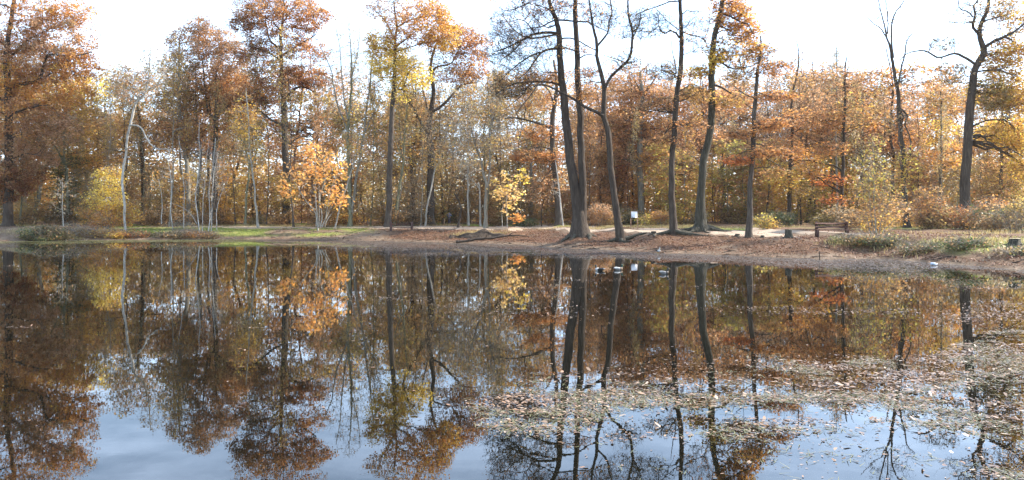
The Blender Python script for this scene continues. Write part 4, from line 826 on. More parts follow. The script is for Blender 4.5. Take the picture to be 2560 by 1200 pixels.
bush('evergreen_bush', 'low dark green bush right of the yellow sapling', 1312, 99, 3.5, 1.2, [(0, 0, .6, 1.9, .5, 'green', 190, 9)], seed=9)
bush('evergreen_bush', 'dark blue green bush behind the tall stump', 1950, 84, 3.5, 1.9, [(0, 0, .9, 1.7, .8, 'green', 230, 9)], seed=10)
bush('golden_shrub', 'small yellow shrub right of the slim straight trunk', 1912, 76, 2.4, 1.7, [(0, 0, .8, 1.2, .8, 'lime', 110, 6), (.7, 0, .5, .8, .5, 'gold', 50, 6)], seed=11)
bush('grass_clump', 'pale green reedy clump right of the notice board', 1618, 88, 2, 1.6, [(0, 0, .8, 1.3, .7, 'lime', 140, 5)], seed=12, flat=0)
bush('golden_shrub', 'orange fronded shrub between notice board and straight trunk', 1652, 87, 2.4, 2., [(0, 0, 1.3, 1.2, .6, 'orange', 120, 8), (.3, 0, .6, 1.5, .5, 'olive', 110, 7)], seed=13)
bush('bank_bush', 'pinkish brown shrub between twin trunked and forked trees', 1497, 90, 3.4, 3., [(0, 0, 1.5, 1.6, 1.3, 'pink', 230, 9), (1.5, .3, .8, 1.2, .8, 'brown', 100, 7)], seed=14)
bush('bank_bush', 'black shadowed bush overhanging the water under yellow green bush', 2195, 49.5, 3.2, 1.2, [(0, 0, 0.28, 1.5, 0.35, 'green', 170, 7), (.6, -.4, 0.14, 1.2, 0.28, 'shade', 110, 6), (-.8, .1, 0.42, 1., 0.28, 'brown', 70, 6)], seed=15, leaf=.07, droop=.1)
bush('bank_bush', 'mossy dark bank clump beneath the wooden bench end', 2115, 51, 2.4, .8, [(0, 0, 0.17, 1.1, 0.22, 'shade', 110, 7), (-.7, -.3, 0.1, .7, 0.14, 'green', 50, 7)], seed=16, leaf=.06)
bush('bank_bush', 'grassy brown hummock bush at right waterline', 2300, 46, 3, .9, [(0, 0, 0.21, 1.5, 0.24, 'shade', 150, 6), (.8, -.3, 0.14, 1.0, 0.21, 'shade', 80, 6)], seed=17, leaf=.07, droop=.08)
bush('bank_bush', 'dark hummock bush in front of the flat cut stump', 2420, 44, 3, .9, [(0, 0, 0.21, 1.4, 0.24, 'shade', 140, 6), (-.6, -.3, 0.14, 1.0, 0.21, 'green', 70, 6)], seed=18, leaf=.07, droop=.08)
bush('bank_bush', 'pale bladed tussock at the right edge of the water', 2532, 40.6, 2.2, .4, [(0, 0, .14, 1.1, .18, 'grey', 80, 2.5), (.5, -.3, .1, .9, .15, 'green', 70, 6)], seed=19, leaf=.08, flat=0)
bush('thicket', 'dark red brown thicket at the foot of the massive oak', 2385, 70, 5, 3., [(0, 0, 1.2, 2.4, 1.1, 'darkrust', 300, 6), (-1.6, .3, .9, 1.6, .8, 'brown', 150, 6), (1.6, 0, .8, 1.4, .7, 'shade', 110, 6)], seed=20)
bush('thicket', 'tawny thicket between fan branched tree and massive oak', 2318, 70, 4, 4., [(0, 0, 1.6, 1.7, 1.5, 'rust', 260, 5), (.4, 0, 3., 1.4, 1., 'umber', 110, 5)], seed=21)
bush('thicket', 'grey green thicket at the far right edge', 2535, 62, 4.5, 2.6, [(0, 0, 1.0, 2.2, .9, 'grey', 240, 3), (-1.4, .2, .8, 1.3, .7, 'brown', 120, 7), (.8, 0, 2., 1.6, .7, 'olive', 110, 7)], seed=22)
bush('thicket', 'brown thicket left of the far right grey one', 2465, 68, 4, 2.8, [(0, 0, 1.2, 2., 1.1, 'brown', 240, 5), (.6, .2, 2.4, 1.6, .7, 'rust', 90, 5)], seed=23)

# ------------------------------------------------------------------ notice board, benches, stumps, branch
M_wood = mat_noise('post_wood', [(.05, .028, .018), (.10, .055, .035), (.16, .095, .06)], scale=4, stretch=(6, 6, 1), bump=.4, rough=.8)
M_redwood = mat_noise('bench_wood', [(.035, .017, .013), (.07, .032, .024), (.12, .06, .043)], scale=4, stretch=(1, 6, 6), bump=.4, rough=.75)
M_white = mat_noise('board_panel', [(.62, .62, .60), (.78, .78, .76), (.82, .82, .80)], scale=2.5, rough=.5, bump=0)
X, Y = pxX(1585.5, 80), 80.; z = gz(X, Y)
r = thing('notice_board', 'white notice board on two brown posts beside the path', 'notice board', (X, Y, z), math.radians(-4))
for sx in (-.33, .33):
    m_ = MB(); m_.box((sx, 0, .82), (.045, .045, .90), bev=.01); m_.build('post', M_wood, r, False)
m_ = MB(); m_.box((0, -.075, 1.40), (.30, .012, .31), bev=.004); pn = m_.build('panel', M_white, r, False)
m_ = MB(); m_.box((0, -.068, 1.735), (.40, .06, .02), bev=.006); m_.build('top_rail', M_wood, r, False)
m_ = MB(); m_.box((0, -.056, 1.40), (.295, .006, .27), bev=.002); m_.build('backing_board', M_wood, r, False)

X, Y = pxX(2080, 59.6), 59.6; z = gz(X, Y)
r = thing('wooden_bench', 'dark red brown wooden bench facing the pond', 'bench', (X, Y, z), math.radians(-12))
for sx in (-1.05, 1.05):
    m_ = MB(); m_.box((sx, .26, .50), (.11, .07, .58), bev=.015); m_.build('back_post', M_redwood, r, False)
    m_ = MB(); m_.box((sx, -.24, .18), (.10, .08, .26), bev=.015); m_.build('leg', M_redwood, r, False)
    m_ = MB(); m_.box((sx, -.01, .405), (.09, .165, .04), bev=.01); m_.build('bearer', M_redwood, r, False)
for i in range(3):
    m_ = MB(); m_.box((0, -.22+i*.15, .475), (1.22, .065, .026), bev=.008); m_.build('seat_plank', M_redwood, r, False)
for zz in (.66, .93):
    m_ = MB(); m_.box((0, .163, zz), (1.16, .022, .08), bev=.008); m_.build('back_plank', M_redwood, r, False)

X, Y = pxX(1003.5, 88), 88.; z = gz(X, Y)
r = thing('low_rail_bench', 'low rail bench between two stout posts left of the walker', 'bench', (X, Y, z), math.radians(5))
for sx in (-1.15, 1.15):
    m_ = MB(); m_.box((sx, 0, .47), (.13, .12, .58), bev=.03); m_.build('post', M_redwood, r, False)
m_ = MB(); m_.box((0, 0, .45), (1.02, .17, .035), bev=.01); m_.build('seat_plank', M_redwood, r, False)
m_ = MB(); m_.box((0, .05, .80), (1.02, .025, .045), bev=.01); m_.build('back_rail', M_redwood, r, False)

M_stump = mat_noise('stump_bark', [(.018, .018, .012), (.042, .038, .026), (.08, .07, .045)], scale=5, stretch=(2, 2, .6), bump=.8)
M_cut = mat_noise('cut_wood', [(.30, .24, .13), (.42, .36, .2), (.5, .44, .28)], scale=6, bump=.2)
M_darkcut = mat_noise('old_cut_wood', [(.06, .05, .035), (.11, .09, .06), (.16, .13, .09)], scale=6, bump=.3)
def stump(label, px, Y, r, h, cut, seed, lean=0.):
    rng = np.random.default_rng(seed); X = pxX(px, Y); z = gz(X, Y); root = thing('tree_stump', label, 'stump', (X, Y, z))
    k = 16; th = np.arange(k)*2*math.pi/k; lob = 1+.10*np.sin(th*5+seed)+.07*np.sin(th*3+1.7*seed)
    prof = [(-.15, 1.75), (0, 1.5), (.18, 1.2), (.5, 1.03), (.85, .98), (1., .95)]
    V = []
    for a, q in prof:
        w = 1+(lob-1)*(2.2 if q > 1.15 else 1.)
        V.append(np.column_stack([r*q*w*np.cos(th)+lean*a*h, r*q*w*np.sin(th), a*h+0*th+(rng.normal(0, .02*h, k) if a == 1. else 0)]))
    V = np.array(V); n = len(prof); idx = np.arange(n*k).reshape(n, k); a = idx[:-1]; b = np.roll(a, -1, 1); c = idx[1:]; e = np.roll(c, -1, 1)
    m_ = MB(); m_.add(V.reshape(-1, 3), np.stack([a, b, e, c], -1).reshape(-1, 4)); m_.build('trunk', M_stump, root)
    m_ = MB(); top = V[-1]; m_.add(np.concatenate([top+[0, 0, -.002], [top.mean(0)+[0, 0, .015]]]), None, [[i, (i+1) % k, k] for i in range(k)]); m_.build('cut_face', cut, root, False)
    rb = MB()
    for i in range(5):
        ang = i*1.26+seed; pts = [[math.cos(ang)*r*(1.1+s*1.5), math.sin(ang)*r*(1.1+s*1.5), gz(X+math.cos(ang)*r*(1.1+s*1.5), Y+math.sin(ang)*r*(1.1+s*1.5))-z+.14*h*(1-s)-.02] for s in (0, .3, .6, 1)]
        rb.tubes(np.array(pts), np.array([.3, .22, .14, .05])*r, 6)
    rb.build('roots', M_stump, root)
stump('tall dark tree stump standing on the leafy bank', 1971, 55, .22, .62, M_darkcut, 1)
stump('little low stump left of the tall stump', 1906, 56.8, .13, .17, M_darkcut, 2)
stump('dark root stub left of the slim straight trunk', 1841, 58.5, .17, .20, M_darkcut, 3, .5)
stump('wide flat cut stump with a pale top at far right', 2537, 42.4, .27, .34, M_cut, 4)
stump('dark broken stub between notice board and straight dark trunk', 1633, 63.5, .20, .22, M_darkcut, 5, .2)
# fallen branch under the earth mound
Y0 = 73.5
pts = [(1140, 600), (1165, 600), (1195, 598), (1230, 595), (1262, 592), (1290, 590), (1310, 586), (1326, 592)]
L = []
for i, (px, py) in enumerate(pts):
    yy = Y0+.25*i; X = pxX(px, yy); L.append([X, yy, gz(X, yy)+.10+(.10 if 1 < i < 7 else 0)])
L = np.array(L); o0 = L[0].copy()
r = thing('fallen_branch', 'long dark fallen branch lying below the earth mound', 'branch', o0)
m_ = MB(); P_, R_ = resample(L-o0, [.13, .14, .12, .10, .085, .07, .055, .03], .3); m_.tubes(P_, R_*(1+.15*np.sin(np.arange(len(R_))*1.9)), 8, cap=True); m_.build('bough', BARK['dark'], r)
m_ = MB(); m_.tubes(np.array([P_[16], P_[16]+[.3, -.3, .25], P_[16]+[.8, -.45, .3]]), np.array([.05, .035, .012]), 5); m_.tubes(np.array([P_[9], P_[9]+[.1, -.2, .3], P_[9]+[.5, -.4, .5]]), np.array([.05, .03, .012]), 5); m_.build('side_twigs', BARK['dark'], r)
# stick in the water and the white litter
X, Y = pxX(2049, 45.3), 45.3
r = MB(); r.tubes(np.array([[0, 0, -.6], [.01, 0, .1], [-.01, .01, .35], [.02, 0, .52]]), np.array([.035, .03, .026, .018]), 7, cap=True)
tag(r.build('upright_stick', BARK['dark'], loc=(X, Y, 0)), 'dark upright stick poking out of the shallows', 'stick')
M_litter = mat_noise('litter_plastic', [(.34, .40, .46), (.45, .5, .56), (.52, .57, .62)], scale=8, rough=.4, bump=.5)
m_ = MB(); t = np.linspace(0, 1, 9); rr = np.sin(np.pi*(t*.92+.04))**.6
m_.loft(np.column_stack([(t-.5)*.36, .02*np.sin(t*9), .05+.02*np.sin(t*7)]), .11*rr*(1+.2*np.sin(t*17)), .085*rr*(1+.25*np.sin(t*13)), 12)
tag(m_.build('white_litter', M_litter, loc=(pxX(2335, 40.6), 40.6, .01)), 'small bluish white scrap of litter floating by right bank', 'litter')

# ------------------------------------------------------------------ ducks
def plain(name, c, rough=.6, bump=.0): return mat_noise(name, [tuple(.75*x for x in c), c, tuple(min(1, 1.2*x) for x in c)], scale=18, rough=rough, bump=bump)
M_ddark, M_dgrey, M_dwhite, M_dgreen, M_dbrown, M_bill = plain('duck_dark', (.03, .026, .022)), plain('duck_grey', (.22, .21, .195)), plain('duck_white', (.42, .41, .38)), plain('duck_green', (.012, .04, .025), .35), plain('duck_brown', (.13, .085, .05)), plain('duck_bill', (.42, .30, .05), .4)
def duck(label, px, py, rz, body, head, breast, wing, stand=False):
    Y = F*CAMZ/(py-HOR); X = pxX(px, Y); z0 = max(0, gz(X, Y)) if stand else 0
    r = thing('duck', label, 'duck', (X, Y, z0), rz, None if stand else 'ducks on the pond'); r.scale = (.84, .84, .84)
    dz = .20 if stand else 0.
    t = np.linspace(0, 1, 13); prof = np.sin(np.pi*np.clip(t, .02, .985))**.62
    xs = -.24+.50*t; zc = .055+.05*np.maximum(0, .25-t)*3+dz
    m_ = MB(); m_.loft(np.column_stack([xs, 0*t, zc]), .125*prof*(.75+.3*t), .105*prof*(.65+.4*t), 14); b_ = m_.build('body', body, r)
    m_ = MB(); m_.loft(np.array([[.10, 0, .07+dz], [.17, 0, .065+dz], [.235, 0, .075+dz], [.272, 0, .09+dz]]), [.118, .112, .082, .03], [.10, .098, .075, .03], 12); m_.build('breast', breast, r)
    for s in (-1, 1):
        m_ = MB(); t2 = np.linspace(0, 1, 8); pf = np.sin(np.pi*np.clip(t2, .03, .97))**.6
        m_.loft(np.column_stack([-.25+.36*t2, s*(.085+.03*pf), .10+.015*np.sin(t2*3)+dz]), .030*pf, .055*pf, 8); m_.build('wing', wing, r)
    m_ = MB(); m_.tubes(np.array([[.19, 0, .09+dz], [.225, 0, .16+dz], [.235, 0, .215+dz], [.245, 0, .25+dz]]), np.array([.060, .046, .042, .040]), 10); m_.build('neck', head, r)
    m_ = MB(); t3 = np.linspace(0, 1, 9); pf = np.sin(np.pi*np.clip(t3, .04, .96))**.55
    m_.loft(np.column_stack([.19+.125*t3, 0*t3, .262+.01*np.sin(t3*3)+dz]), .043*pf, .047*pf, 12); h_ = m_.build('head', head, r)
    m_ = MB(); m_.loft(np.array([[.305, 0, .255+dz], [.33, 0, .252+dz], [.36, 0, .248+dz], [.375, 0, .247+dz]]), [.020, .021, .024, .012], [.018, .012, .008, .004], 8); m_.build('bill', M_bill, r)
    m_ = MB(); m_.loft(np.array([[-.20, 0, .10+dz], [-.27, 0, .125+dz], [-.32, 0, .145+dz]]), [.07, .05, .012], [.035, .018, .005], 8); m_.build('tail', breast if breast is M_dwhite else M_ddark, r)
    if stand:
        for s in (-1, 1):
            m_ = MB(); m_.tubes(np.array([[.02, s*.05, dz], [.0, s*.055, .10], [.015, s*.055, .012], [.07, s*.06, .008]]), np.array([.014, .009, .009, .006]), 6); m_.build('leg', M_bill, r)
    return r
duck('dark duck swimming foremost left of the three on the pond', 1500, 677, math.radians(150), M_ddark, M_ddark, M_dwhite, M_ddark)
duck('pale grey duck swimming in the middle of the three', 1545, 675, math.radians(20), M_dgrey, M_dgreen, M_dbrown, M_dwhite)
duck('dark headed duck with pale flank swimming apart on the right', 1659, 685, math.radians(12), M_dgrey, M_ddark, M_ddark, M_dgrey)
duck('white breasted duck standing at the edge of the leafy bank', 1645, 635.5, math.radians(-70), M_ddark, M_dwhite, M_dwhite, M_ddark, True)

# ------------------------------------------------------------------ the walker, seen from behind
M_skin = plain('skin', (.42, .26, .18)); M_jacket = plain('blue_jacket', (.10, .16, .34), .8, .2); M_trous = plain('dark_trousers', (.055, .065, .11), .85, .2); M_hair = plain('dark_hair', (.02, .015, .012)); M_shoe = plain('shoes', (.05, .045, .04)); M_bag = plain('white_badge', (.7, .7, .7))
def skin_mesh(name, verts, edges, radii, mat, parent, root=0, sub=2):
    me = bpy.data.meshes.new(name); me.from_pydata(verts, edges, []); me.materials.append(mat)
    o = link(name, me, parent)
    me.skin_vertices.new() if hasattr(me.skin_vertices, 'new') and not me.skin_vertices else None
    md = o.modifiers.new('skin', 'SKIN'); md.use_smooth_shade = True
    if not me.skin_vertices:
        bpy.context.view_layer.objects.active = o
    for i, rad in enumerate(radii):
        v = me.skin_vertices[0].data[i]; v.radius = rad if isinstance(rad, tuple) else (rad, rad); v.use_root = (i == root)
    s = o.modifiers.new('sub', 'SUBSURF'); s.levels = sub; s.render_levels = sub
    return o
X, Y = pxX(1123, 111), 111.; z = gz(X, Y)
r = thing('person', 'person in blue jacket and dark trousers walking away on the path', 'person', (X, Y, z))
J = {'pel': (0, 0, .95), 'wai': (0, .01, 1.12), 'che': (0, .02, 1.32), 'nb': (0, .01, 1.46), 'nt': (0, .02, 1.53), 'hd': (0, .03, 1.62), 'ht': (0, .03, 1.72),
     'ls': (-.18, .01, 1.41), 'le': (-.27, -.02, 1.16), 'lw': (-.20, .16, 1.04), 'lh': (-.15, .24, 1.05), 'rs': (.18, .01, 1.41), 're': (.27, -.02, 1.16), 'rw': (.21, .16, 1.04), 'rh': (.16, .24, 1.05),
     'lp': (-.09, 0, .90), 'lk': (-.10, .07, .50), 'la': (-.10, .02, .09), 'lt': (-.11, .16, .035), 'rp': (.09, 0, .90), 'rk': (.10, .02, .50), 'ra': (.10, -.12, .11), 'rt': (.11, .02, .035)}
def sk(name, chain, rad, mat, sub=2):
    keys = list(rad); e = [(keys.index(a), keys.index(b)) for a, b in chain]
    return skin_mesh(name, [J[k] for k in keys], e, [rad[k] for k in keys], mat, r, 0, sub)
sk('body', [('pel', 'wai'), ('wai', 'che'), ('che', 'nb'), ('nb', 'nt'), ('nt', 'hd'), ('hd', 'ht'), ('che', 'ls'), ('ls', 'le'), ('le', 'lw'), ('lw', 'lh'), ('che', 'rs'), ('rs', 're'), ('re', 'rw'), ('rw', 'rh'), ('pel', 'lp'), ('lp', 'lk'), ('lk', 'la'), ('la', 'lt'), ('pel', 'rp'), ('rp', 'rk'), ('rk', 'ra'), ('ra', 'rt')],
   {'pel': .10, 'wai': .10, 'che': .11, 'nb': .06, 'nt': .055, 'hd': .095, 'ht': .06, 'ls': .055, 'le': .04, 'lw': .028, 'lh': .035, 'rs': .055, 're': .04, 'rw': .028, 'rh': .035, 'lp': .08, 'lk': .055, 'la': .04, 'lt': .03, 'rp': .08, 'rk': .055, 'ra': .04, 'rt': .03}, M_skin)
sk('jacket', [('pel', 'wai'), ('wai', 'che'), ('che', 'nb'), ('che', 'ls'), ('ls', 'le'), ('le', 'lw'), ('che', 'rs'), ('rs', 're'), ('re', 'rw')],
   {'pel': (.19, .14), 'wai': (.17, .13), 'che': (.19, .14), 'nb': (.09, .08), 'ls': .085, 'le': .065, 'lw': .05, 'rs': .085, 're': .065, 'rw': .05}, M_jacket)
sk('trousers', [('pel', 'lp'), ('lp', 'lk'), ('lk', 'la'), ('pel', 'rp'), ('rp', 'rk'), ('rk', 'ra')], {'pel': (.16, .12), 'lp': .11, 'lk': .08, 'la': .065, 'rp': .11, 'rk': .08, 'ra': .065}, M_trous)
m_ = MB(); t = np.linspace(0, 1, 7); m_.loft(np.column_stack([0*t, .02+0*t, 1.57+.20*t]), .105*np.sin(np.pi*(.35+.62*t)), .115*np.sin(np.pi*(.35+.62*t)), 12, 'z'); m_.build('hair', M_hair, r)
for k_ in ('l', 'r'):
    a = np.array(J[k_+'a']); m_ = MB(); t = np.linspace(0, 1, 6); m_.loft(np.column_stack([0*t+a[0], a[1]-.08+.26*t, 0*t+a[2]-.05]), .05*np.sin(np.pi*(.15+.7*t)), .045*np.sin(np.pi*(.2+.65*t)), 10, 'y'); m_.build('shoe', M_shoe, r)

rs = np.random.default_rng(404); ns = 420
sx_ = rs.uniform(-28, 26, ns); sy_ = shore(sx_)+.3+rs.random(ns)**1.3*12; an = rs.uniform(0, 6.28, ns); ln_ = rs.uniform(.2, 1.1, ns)
e0 = np.column_stack([sx_, sy_, ground(sx_, sy_)+.03]); mx_, my_ = sx_+np.cos(an)*ln_*.5+rs.normal(0, .05, ns), sy_+np.sin(an)*ln_*.5+rs.normal(0, .05, ns); ex_, ey_ = sx_+np.cos(an)*ln_, sy_+np.sin(an)*ln_
sb = MB(); sb.tubes(np.stack([e0, np.column_stack([mx_, my_, ground(mx_, my_)+.05]), np.column_stack([ex_, ey_, ground(ex_, ey_)+.03])], 1), np.column_stack([.02+.02*rs.random(ns), .017+0*ln_, .008+0*ln_]), 4)
tag(sb.build('twig_litter', BARK['dark']), 'dark broken twigs strewn over the leafy bank', 'twigs', kind='stuff')

# the earth mound with its dark hollow face above the fallen branch
rm = np.random.default_rng(91); Xm, Ym = pxX(1198, 76.4), 76.4; zm = gz(Xm, Ym)
ku, kv = 34, 12; U, Vv = np.meshgrid(np.linspace(-1, 1, ku), np.linspace(0, 1, kv)); xx = U*3.0
env = np.sqrt(np.clip(1-U**2, 0, 1))**.7*(.72+.28*np.sin(U*4.3+1)+.16*np.sin(U*11))
yy = (-.55+1.5*Vv)*(.4+.6*env)+.18*np.sin(U*7)*(1-Vv)-.25*np.sin(np.pi*np.clip(Vv*2.2, 0, 1))*(Vv < .45)*-.6
zz = env*.78*np.clip(np.sin(np.clip(Vv*1.9, 0, 1.57))*1.0, 0, 1)*(1-.45*smooth(.6, 1, Vv))
lump = .16*(fbm(xx+20, yy*2+zz*3, .5, 77)-.5); zz = zz+lump*env; yy = yy+lump*1.2
zz = np.where((Vv == 0) | (Vv == 1) | (np.abs(U) == 1), -.25, zz)
gi = np.arange(ku*kv).reshape(kv, ku); m_ = MB(); m_.add(np.stack([xx, yy, zz], -1).reshape(-1, 3), np.stack([gi[:-1, :-1], gi[:-1, 1:], gi[1:, 1:], gi[1:, :-1]], -1).reshape(-1, 4))
M_earth = mat_noise('dark_earth', [(.018, .012, .008), (.045, .030, .019), (.10, .068, .042)], scale=3, bump=.9, rough=.95, bscale=9)
tag(m_.build('earth_mound', M_earth, loc=(Xm, Ym, zm)), 'dark eroded earth mound above the fallen branch', 'mound')

# ------------------------------------------------------------------ leaves on the water
def mat_litter(name, cols, rough=.35, spec=.6):
    m, n, l = new_mat(name)
    a = attr(n, 'tint'); rp = ramp(n, [(i/(len(cols)-1), c) for i, c in enumerate(cols)]); l.new(a.outputs['Fac'], rp.inputs['Fac'])
    p = n.new('ShaderNodeBsdfPrincipled'); p.inputs['Roughness'].default_value = rough; p.inputs['Specular IOR Level'].default_value = spec
    t = n.new('ShaderNodeBsdfTranslucent'); mx = n.new('ShaderNodeMixShader'); mx.inputs[0].default_value = .15
    l.new(rp.outputs['Color'], p.inputs['Base Color']); l.new(rp.outputs['Color'], t.inputs['Color']); l.new(p.outputs[0], mx.inputs[1]); l.new(t.outputs[0], mx.inputs[2])
    o = n.new('ShaderNodeOutputMaterial'); l.new(mx.outputs[0], o.inputs['Surface']); return m
M_float = mat_litter('floating_leaf', [(.045, .028, .014), (.12, .062, .03), (.17, .12, .07), (.30, .155, .07), (.33, .22, .13), (.44, .32, .21)])
M_scum = mat_litter('floating_scum', [(.055, .043, .033), (.095, .073, .056), (.14, .108, .083), (.20, .15, .11)], .5, .5)
M_weed = mat_litter('water_weed', [(.08, .08, .03), (.16, .155, .06), (.26, .24, .11)], .4, .5)
M_ground_leaf = mat_litter('ground_leaf', [(.07, .03, .018), (.13, .056, .03), (.20, .09, .046), (.32, .18, .10)], .6, .3)
rl = np.random.default_rng(5)
def leaf_hex(X, Y, Z, size, rng, curl=.12, tilt=.10):
    """pointed six sided leaves lying nearly level, edges curled"""
    m = len(X); a = rng.uniform(0, 6.28, m); s = size*rng.uniform(.5, 1.5, m)
    base = np.array([(-1, 0), (-.35, -.42), (.4, -.38), (1.05, 0), (.35, .42), (-.4, .36)])
    jit = rng.normal(0, .10, (m, 6, 2)); q = (base[None]+jit)*s[:, None, None]*.5
    ca, sa = np.cos(a)[:, None], np.sin(a)[:, None]
    x = q[..., 0]*ca-q[..., 1]*sa; y = q[..., 0]*sa+q[..., 1]*ca
    tilt = tilt*np.where(rng.random(m) < .25, 2.6, .8); tx, ty = (rng.normal(0, 1, m)*tilt)[:, None], (rng.normal(0, 1, m)*tilt)[:, None]
    zz = x*tx+y*ty+np.abs(q[..., 1])*curl*rng.uniform(.2, 2.2, m)[:, None]+np.abs(q[..., 0])*curl*.5*rng.uniform(-.3, 1.5, m)[:, None]
    zz = zz-zz.min(1, keepdims=True)
    V = np.stack([X[:, None]+x, Y[:, None]+y, Z[:, None]+zz], -1)
    i0 = np.arange(m)[:, None]*6
    Q = np.concatenate([i0+np.array([[0, 1, 4, 5]]), i0+np.array([[1, 2, 3, 4]])], 1).reshape(-1, 4)
    return V, Q
def leaf_four(X, Y, Z, size, rng, tilt=.1):
    m = len(X); a = rng.uniform(0, 6.28, m); s = size*rng.uniform(.6, 1.4, m)
    q = (np.array([(-1, 0), (.1, -.42), (1, 0), (-.1, .42)])[None]+rng.normal(0, .12, (m, 4, 2)))*s[:, None, None]*.5
    ca, sa = np.cos(a)[:, None], np.sin(a)[:, None]; x = q[..., 0]*ca-q[..., 1]*sa; y = q[..., 0]*sa+q[..., 1]*ca
    zz = x*rng.normal(0, tilt, m)[:, None]+y*rng.normal(0, tilt, m)[:, None]; zz = zz-zz.min(1, keepdims=True)
    return np.stack([X[:, None]+x, Y[:, None]+y, Z[:, None]+zz], -1)
def quads4(n): return np.arange(n*4).reshape(n, 4)
def water_px(X, Y): return 1280+X*F/Y, HOR+F*CAMZ/Y
TOPX = [1100, 1200, 1300, 1400, 1550, 1700, 1850, 2000, 2200, 2300, 2400, 2480, 2560, 2800]
TOPB = [1015, 992, 962, 938, 925, 915, 905, 888, 893, 878, 860, 830, 800, 720]
BOTB = [1020, 1035, 1050, 1065, 1085, 1090, 1085, 1060, 1030, 1050, 1120, 1230, 1300, 1400]
def mat_density(X, Y):
    px, py = water_px(X, Y)
    tp = np.interp(px, TOPX, TOPB); bt = np.interp(px, TOPX, BOTB)
    wob = 30*(fbm(X, Y*1.0, 1.6, 71)-.5)*2
    inside = smooth(-14, 14, py-tp+wob*.8)*(1-smooth(-25, 55, py-bt+wob*1.6))*smooth(1120, 1230, px+wob*3)
    n = fbm(X*.6, Y*1.5, 1.1, 83); n2 = fbm(X*.8, Y*1.2, .35, 91)
    d = inside*np.clip(.10+1.7*smooth(.40, .62, n)*smooth(.25, .7, n2), 0, 1.3)
    loose = .02*smooth(1250, 1700, px)*smooth(860, 960, py)+.10*smooth(1300, 1500, px)*(1-smooth(1120, 1220, py))*smooth(1050, 1100, py)*smooth(.45, .6, n)
    return np.clip(d+loose, 0, 1)
N = 190000
Yc = rl.uniform(7.0, 24, N*2); Xc = rl.uniform(-2.5, 17, N*2)
keep = rl.random(N*2) < mat_density(Xc, Yc)*.60*np.clip((Yc/13)**-1.0, .4, 1.2)
Xc, Yc = Xc[keep], Yc[keep]
px, py = water_px(Xc, Yc); seen = (px > 0) & (px < 2700)
Xc, Yc = Xc[seen], Yc[seen]
# streaks and stray leaves farther out
def streak(px, py, rx, ry, n):
    Yk = F*CAMZ/(py-HOR); a = rl.normal(0, .5, n); b_ = rl.normal(0, .45, n)
    pp = px+a*rx; yy = py+b_*ry+.03*rx*(a**2)*(1 if px > 1280 else -1)*.3
    Yk = F*CAMZ/(np.maximum(yy, 600)-HOR); return pxX(pp, Yk), Yk
SX, SY = [], []
for a in [(980, 745, 110, 10, 110), (1060, 752, 60, 9, 50), (1180, 768, 170, 16, 130), (1330, 788, 200, 22, 170), (1500, 770, 150, 16, 70), (2150, 780, 330, 12, 420), (2480, 790, 160, 22, 900), (2520, 760, 120, 12, 400), (1900, 770, 200, 6, 160), (30, 665, 40, 2, 30), (60, 818, 90, 4, 30), (640, 820, 30, 2, 10), (570, 670, 60, 2, 24),
          (1000, 655, 200, 3, 220), (960, 690, 130, 3, 130), (1300, 672, 220, 4, 240), (1500, 700, 160, 4, 120), (1250, 720, 200, 4, 130), (2350, 700, 220, 6, 260), (2480, 720, 160, 6, 260), (1850, 715, 180, 5, 110), (300, 712, 150, 3, 40), (700, 705, 140, 3, 60)]:
    x, y = streak(*a); SX.append(x); SY.append(y)
u_ = rl.random(150); pxs, pys = rl.uniform(0, 2600, 150), HOR+130+400*u_
Ys_ = F*CAMZ/(pys-HOR); SX.append(pxX(pxs, Ys_)); SY.append(Ys_)
SX = np.concatenate(SX); SY = np.concatenate(SY)
ok = shore_dist(SX, SY) < -.4; SX, SY = SX[ok], SY[ok]
AX = np.concatenate([Xc, SX]); AY = np.concatenate([Yc, SY])
size = np.where(np.arange(len(AX)) < len(Xc), .030+.055*rl.random(len(AX))**3, .06)
size = size*np.interp(AY, [7, 11], [.72, 1.])
V, Q = leaf_hex(AX, AY, np.full(len(AX), .004)+rl.random(len(AX))*.008, size, rl)
t6 = np.clip(rl.normal(.5, .30, len(AX)), 0, 1)
# the 300 that show largest are parts of their own
score = size/AY; big = np.argsort(-score)[:300]; rest = np.setdiff1d(np.arange(len(AX)), big)
def subset(ids):
    Vs = V[ids].reshape(-1, 3); i0 = np.arange(len(ids))[:, None]*6
    return Vs, np.concatenate([i0+np.array([[0, 1, 4, 5]]), i0+np.array([[1, 2, 3, 4]])], 1).reshape(-1, 4)
Vs, Qs = subset(rest)
leaves_o = tag(link('floating_leaves', mesh_from('floating_leaves', Vs, Qs, mats=(M_float,), tint=t6[rest].repeat(6))), 'drift of pale brown fallen leaves floating on near water', 'leaves', kind='stuff')
for i in big:
    c = V[i].mean(0); link('leaf', mesh_from('leaf', V[i]-c, np.array([[0, 1, 4, 5], [1, 2, 3, 4]]), mats=(M_float,), tint=np.full(6, t6[i])), leaves_o, c)
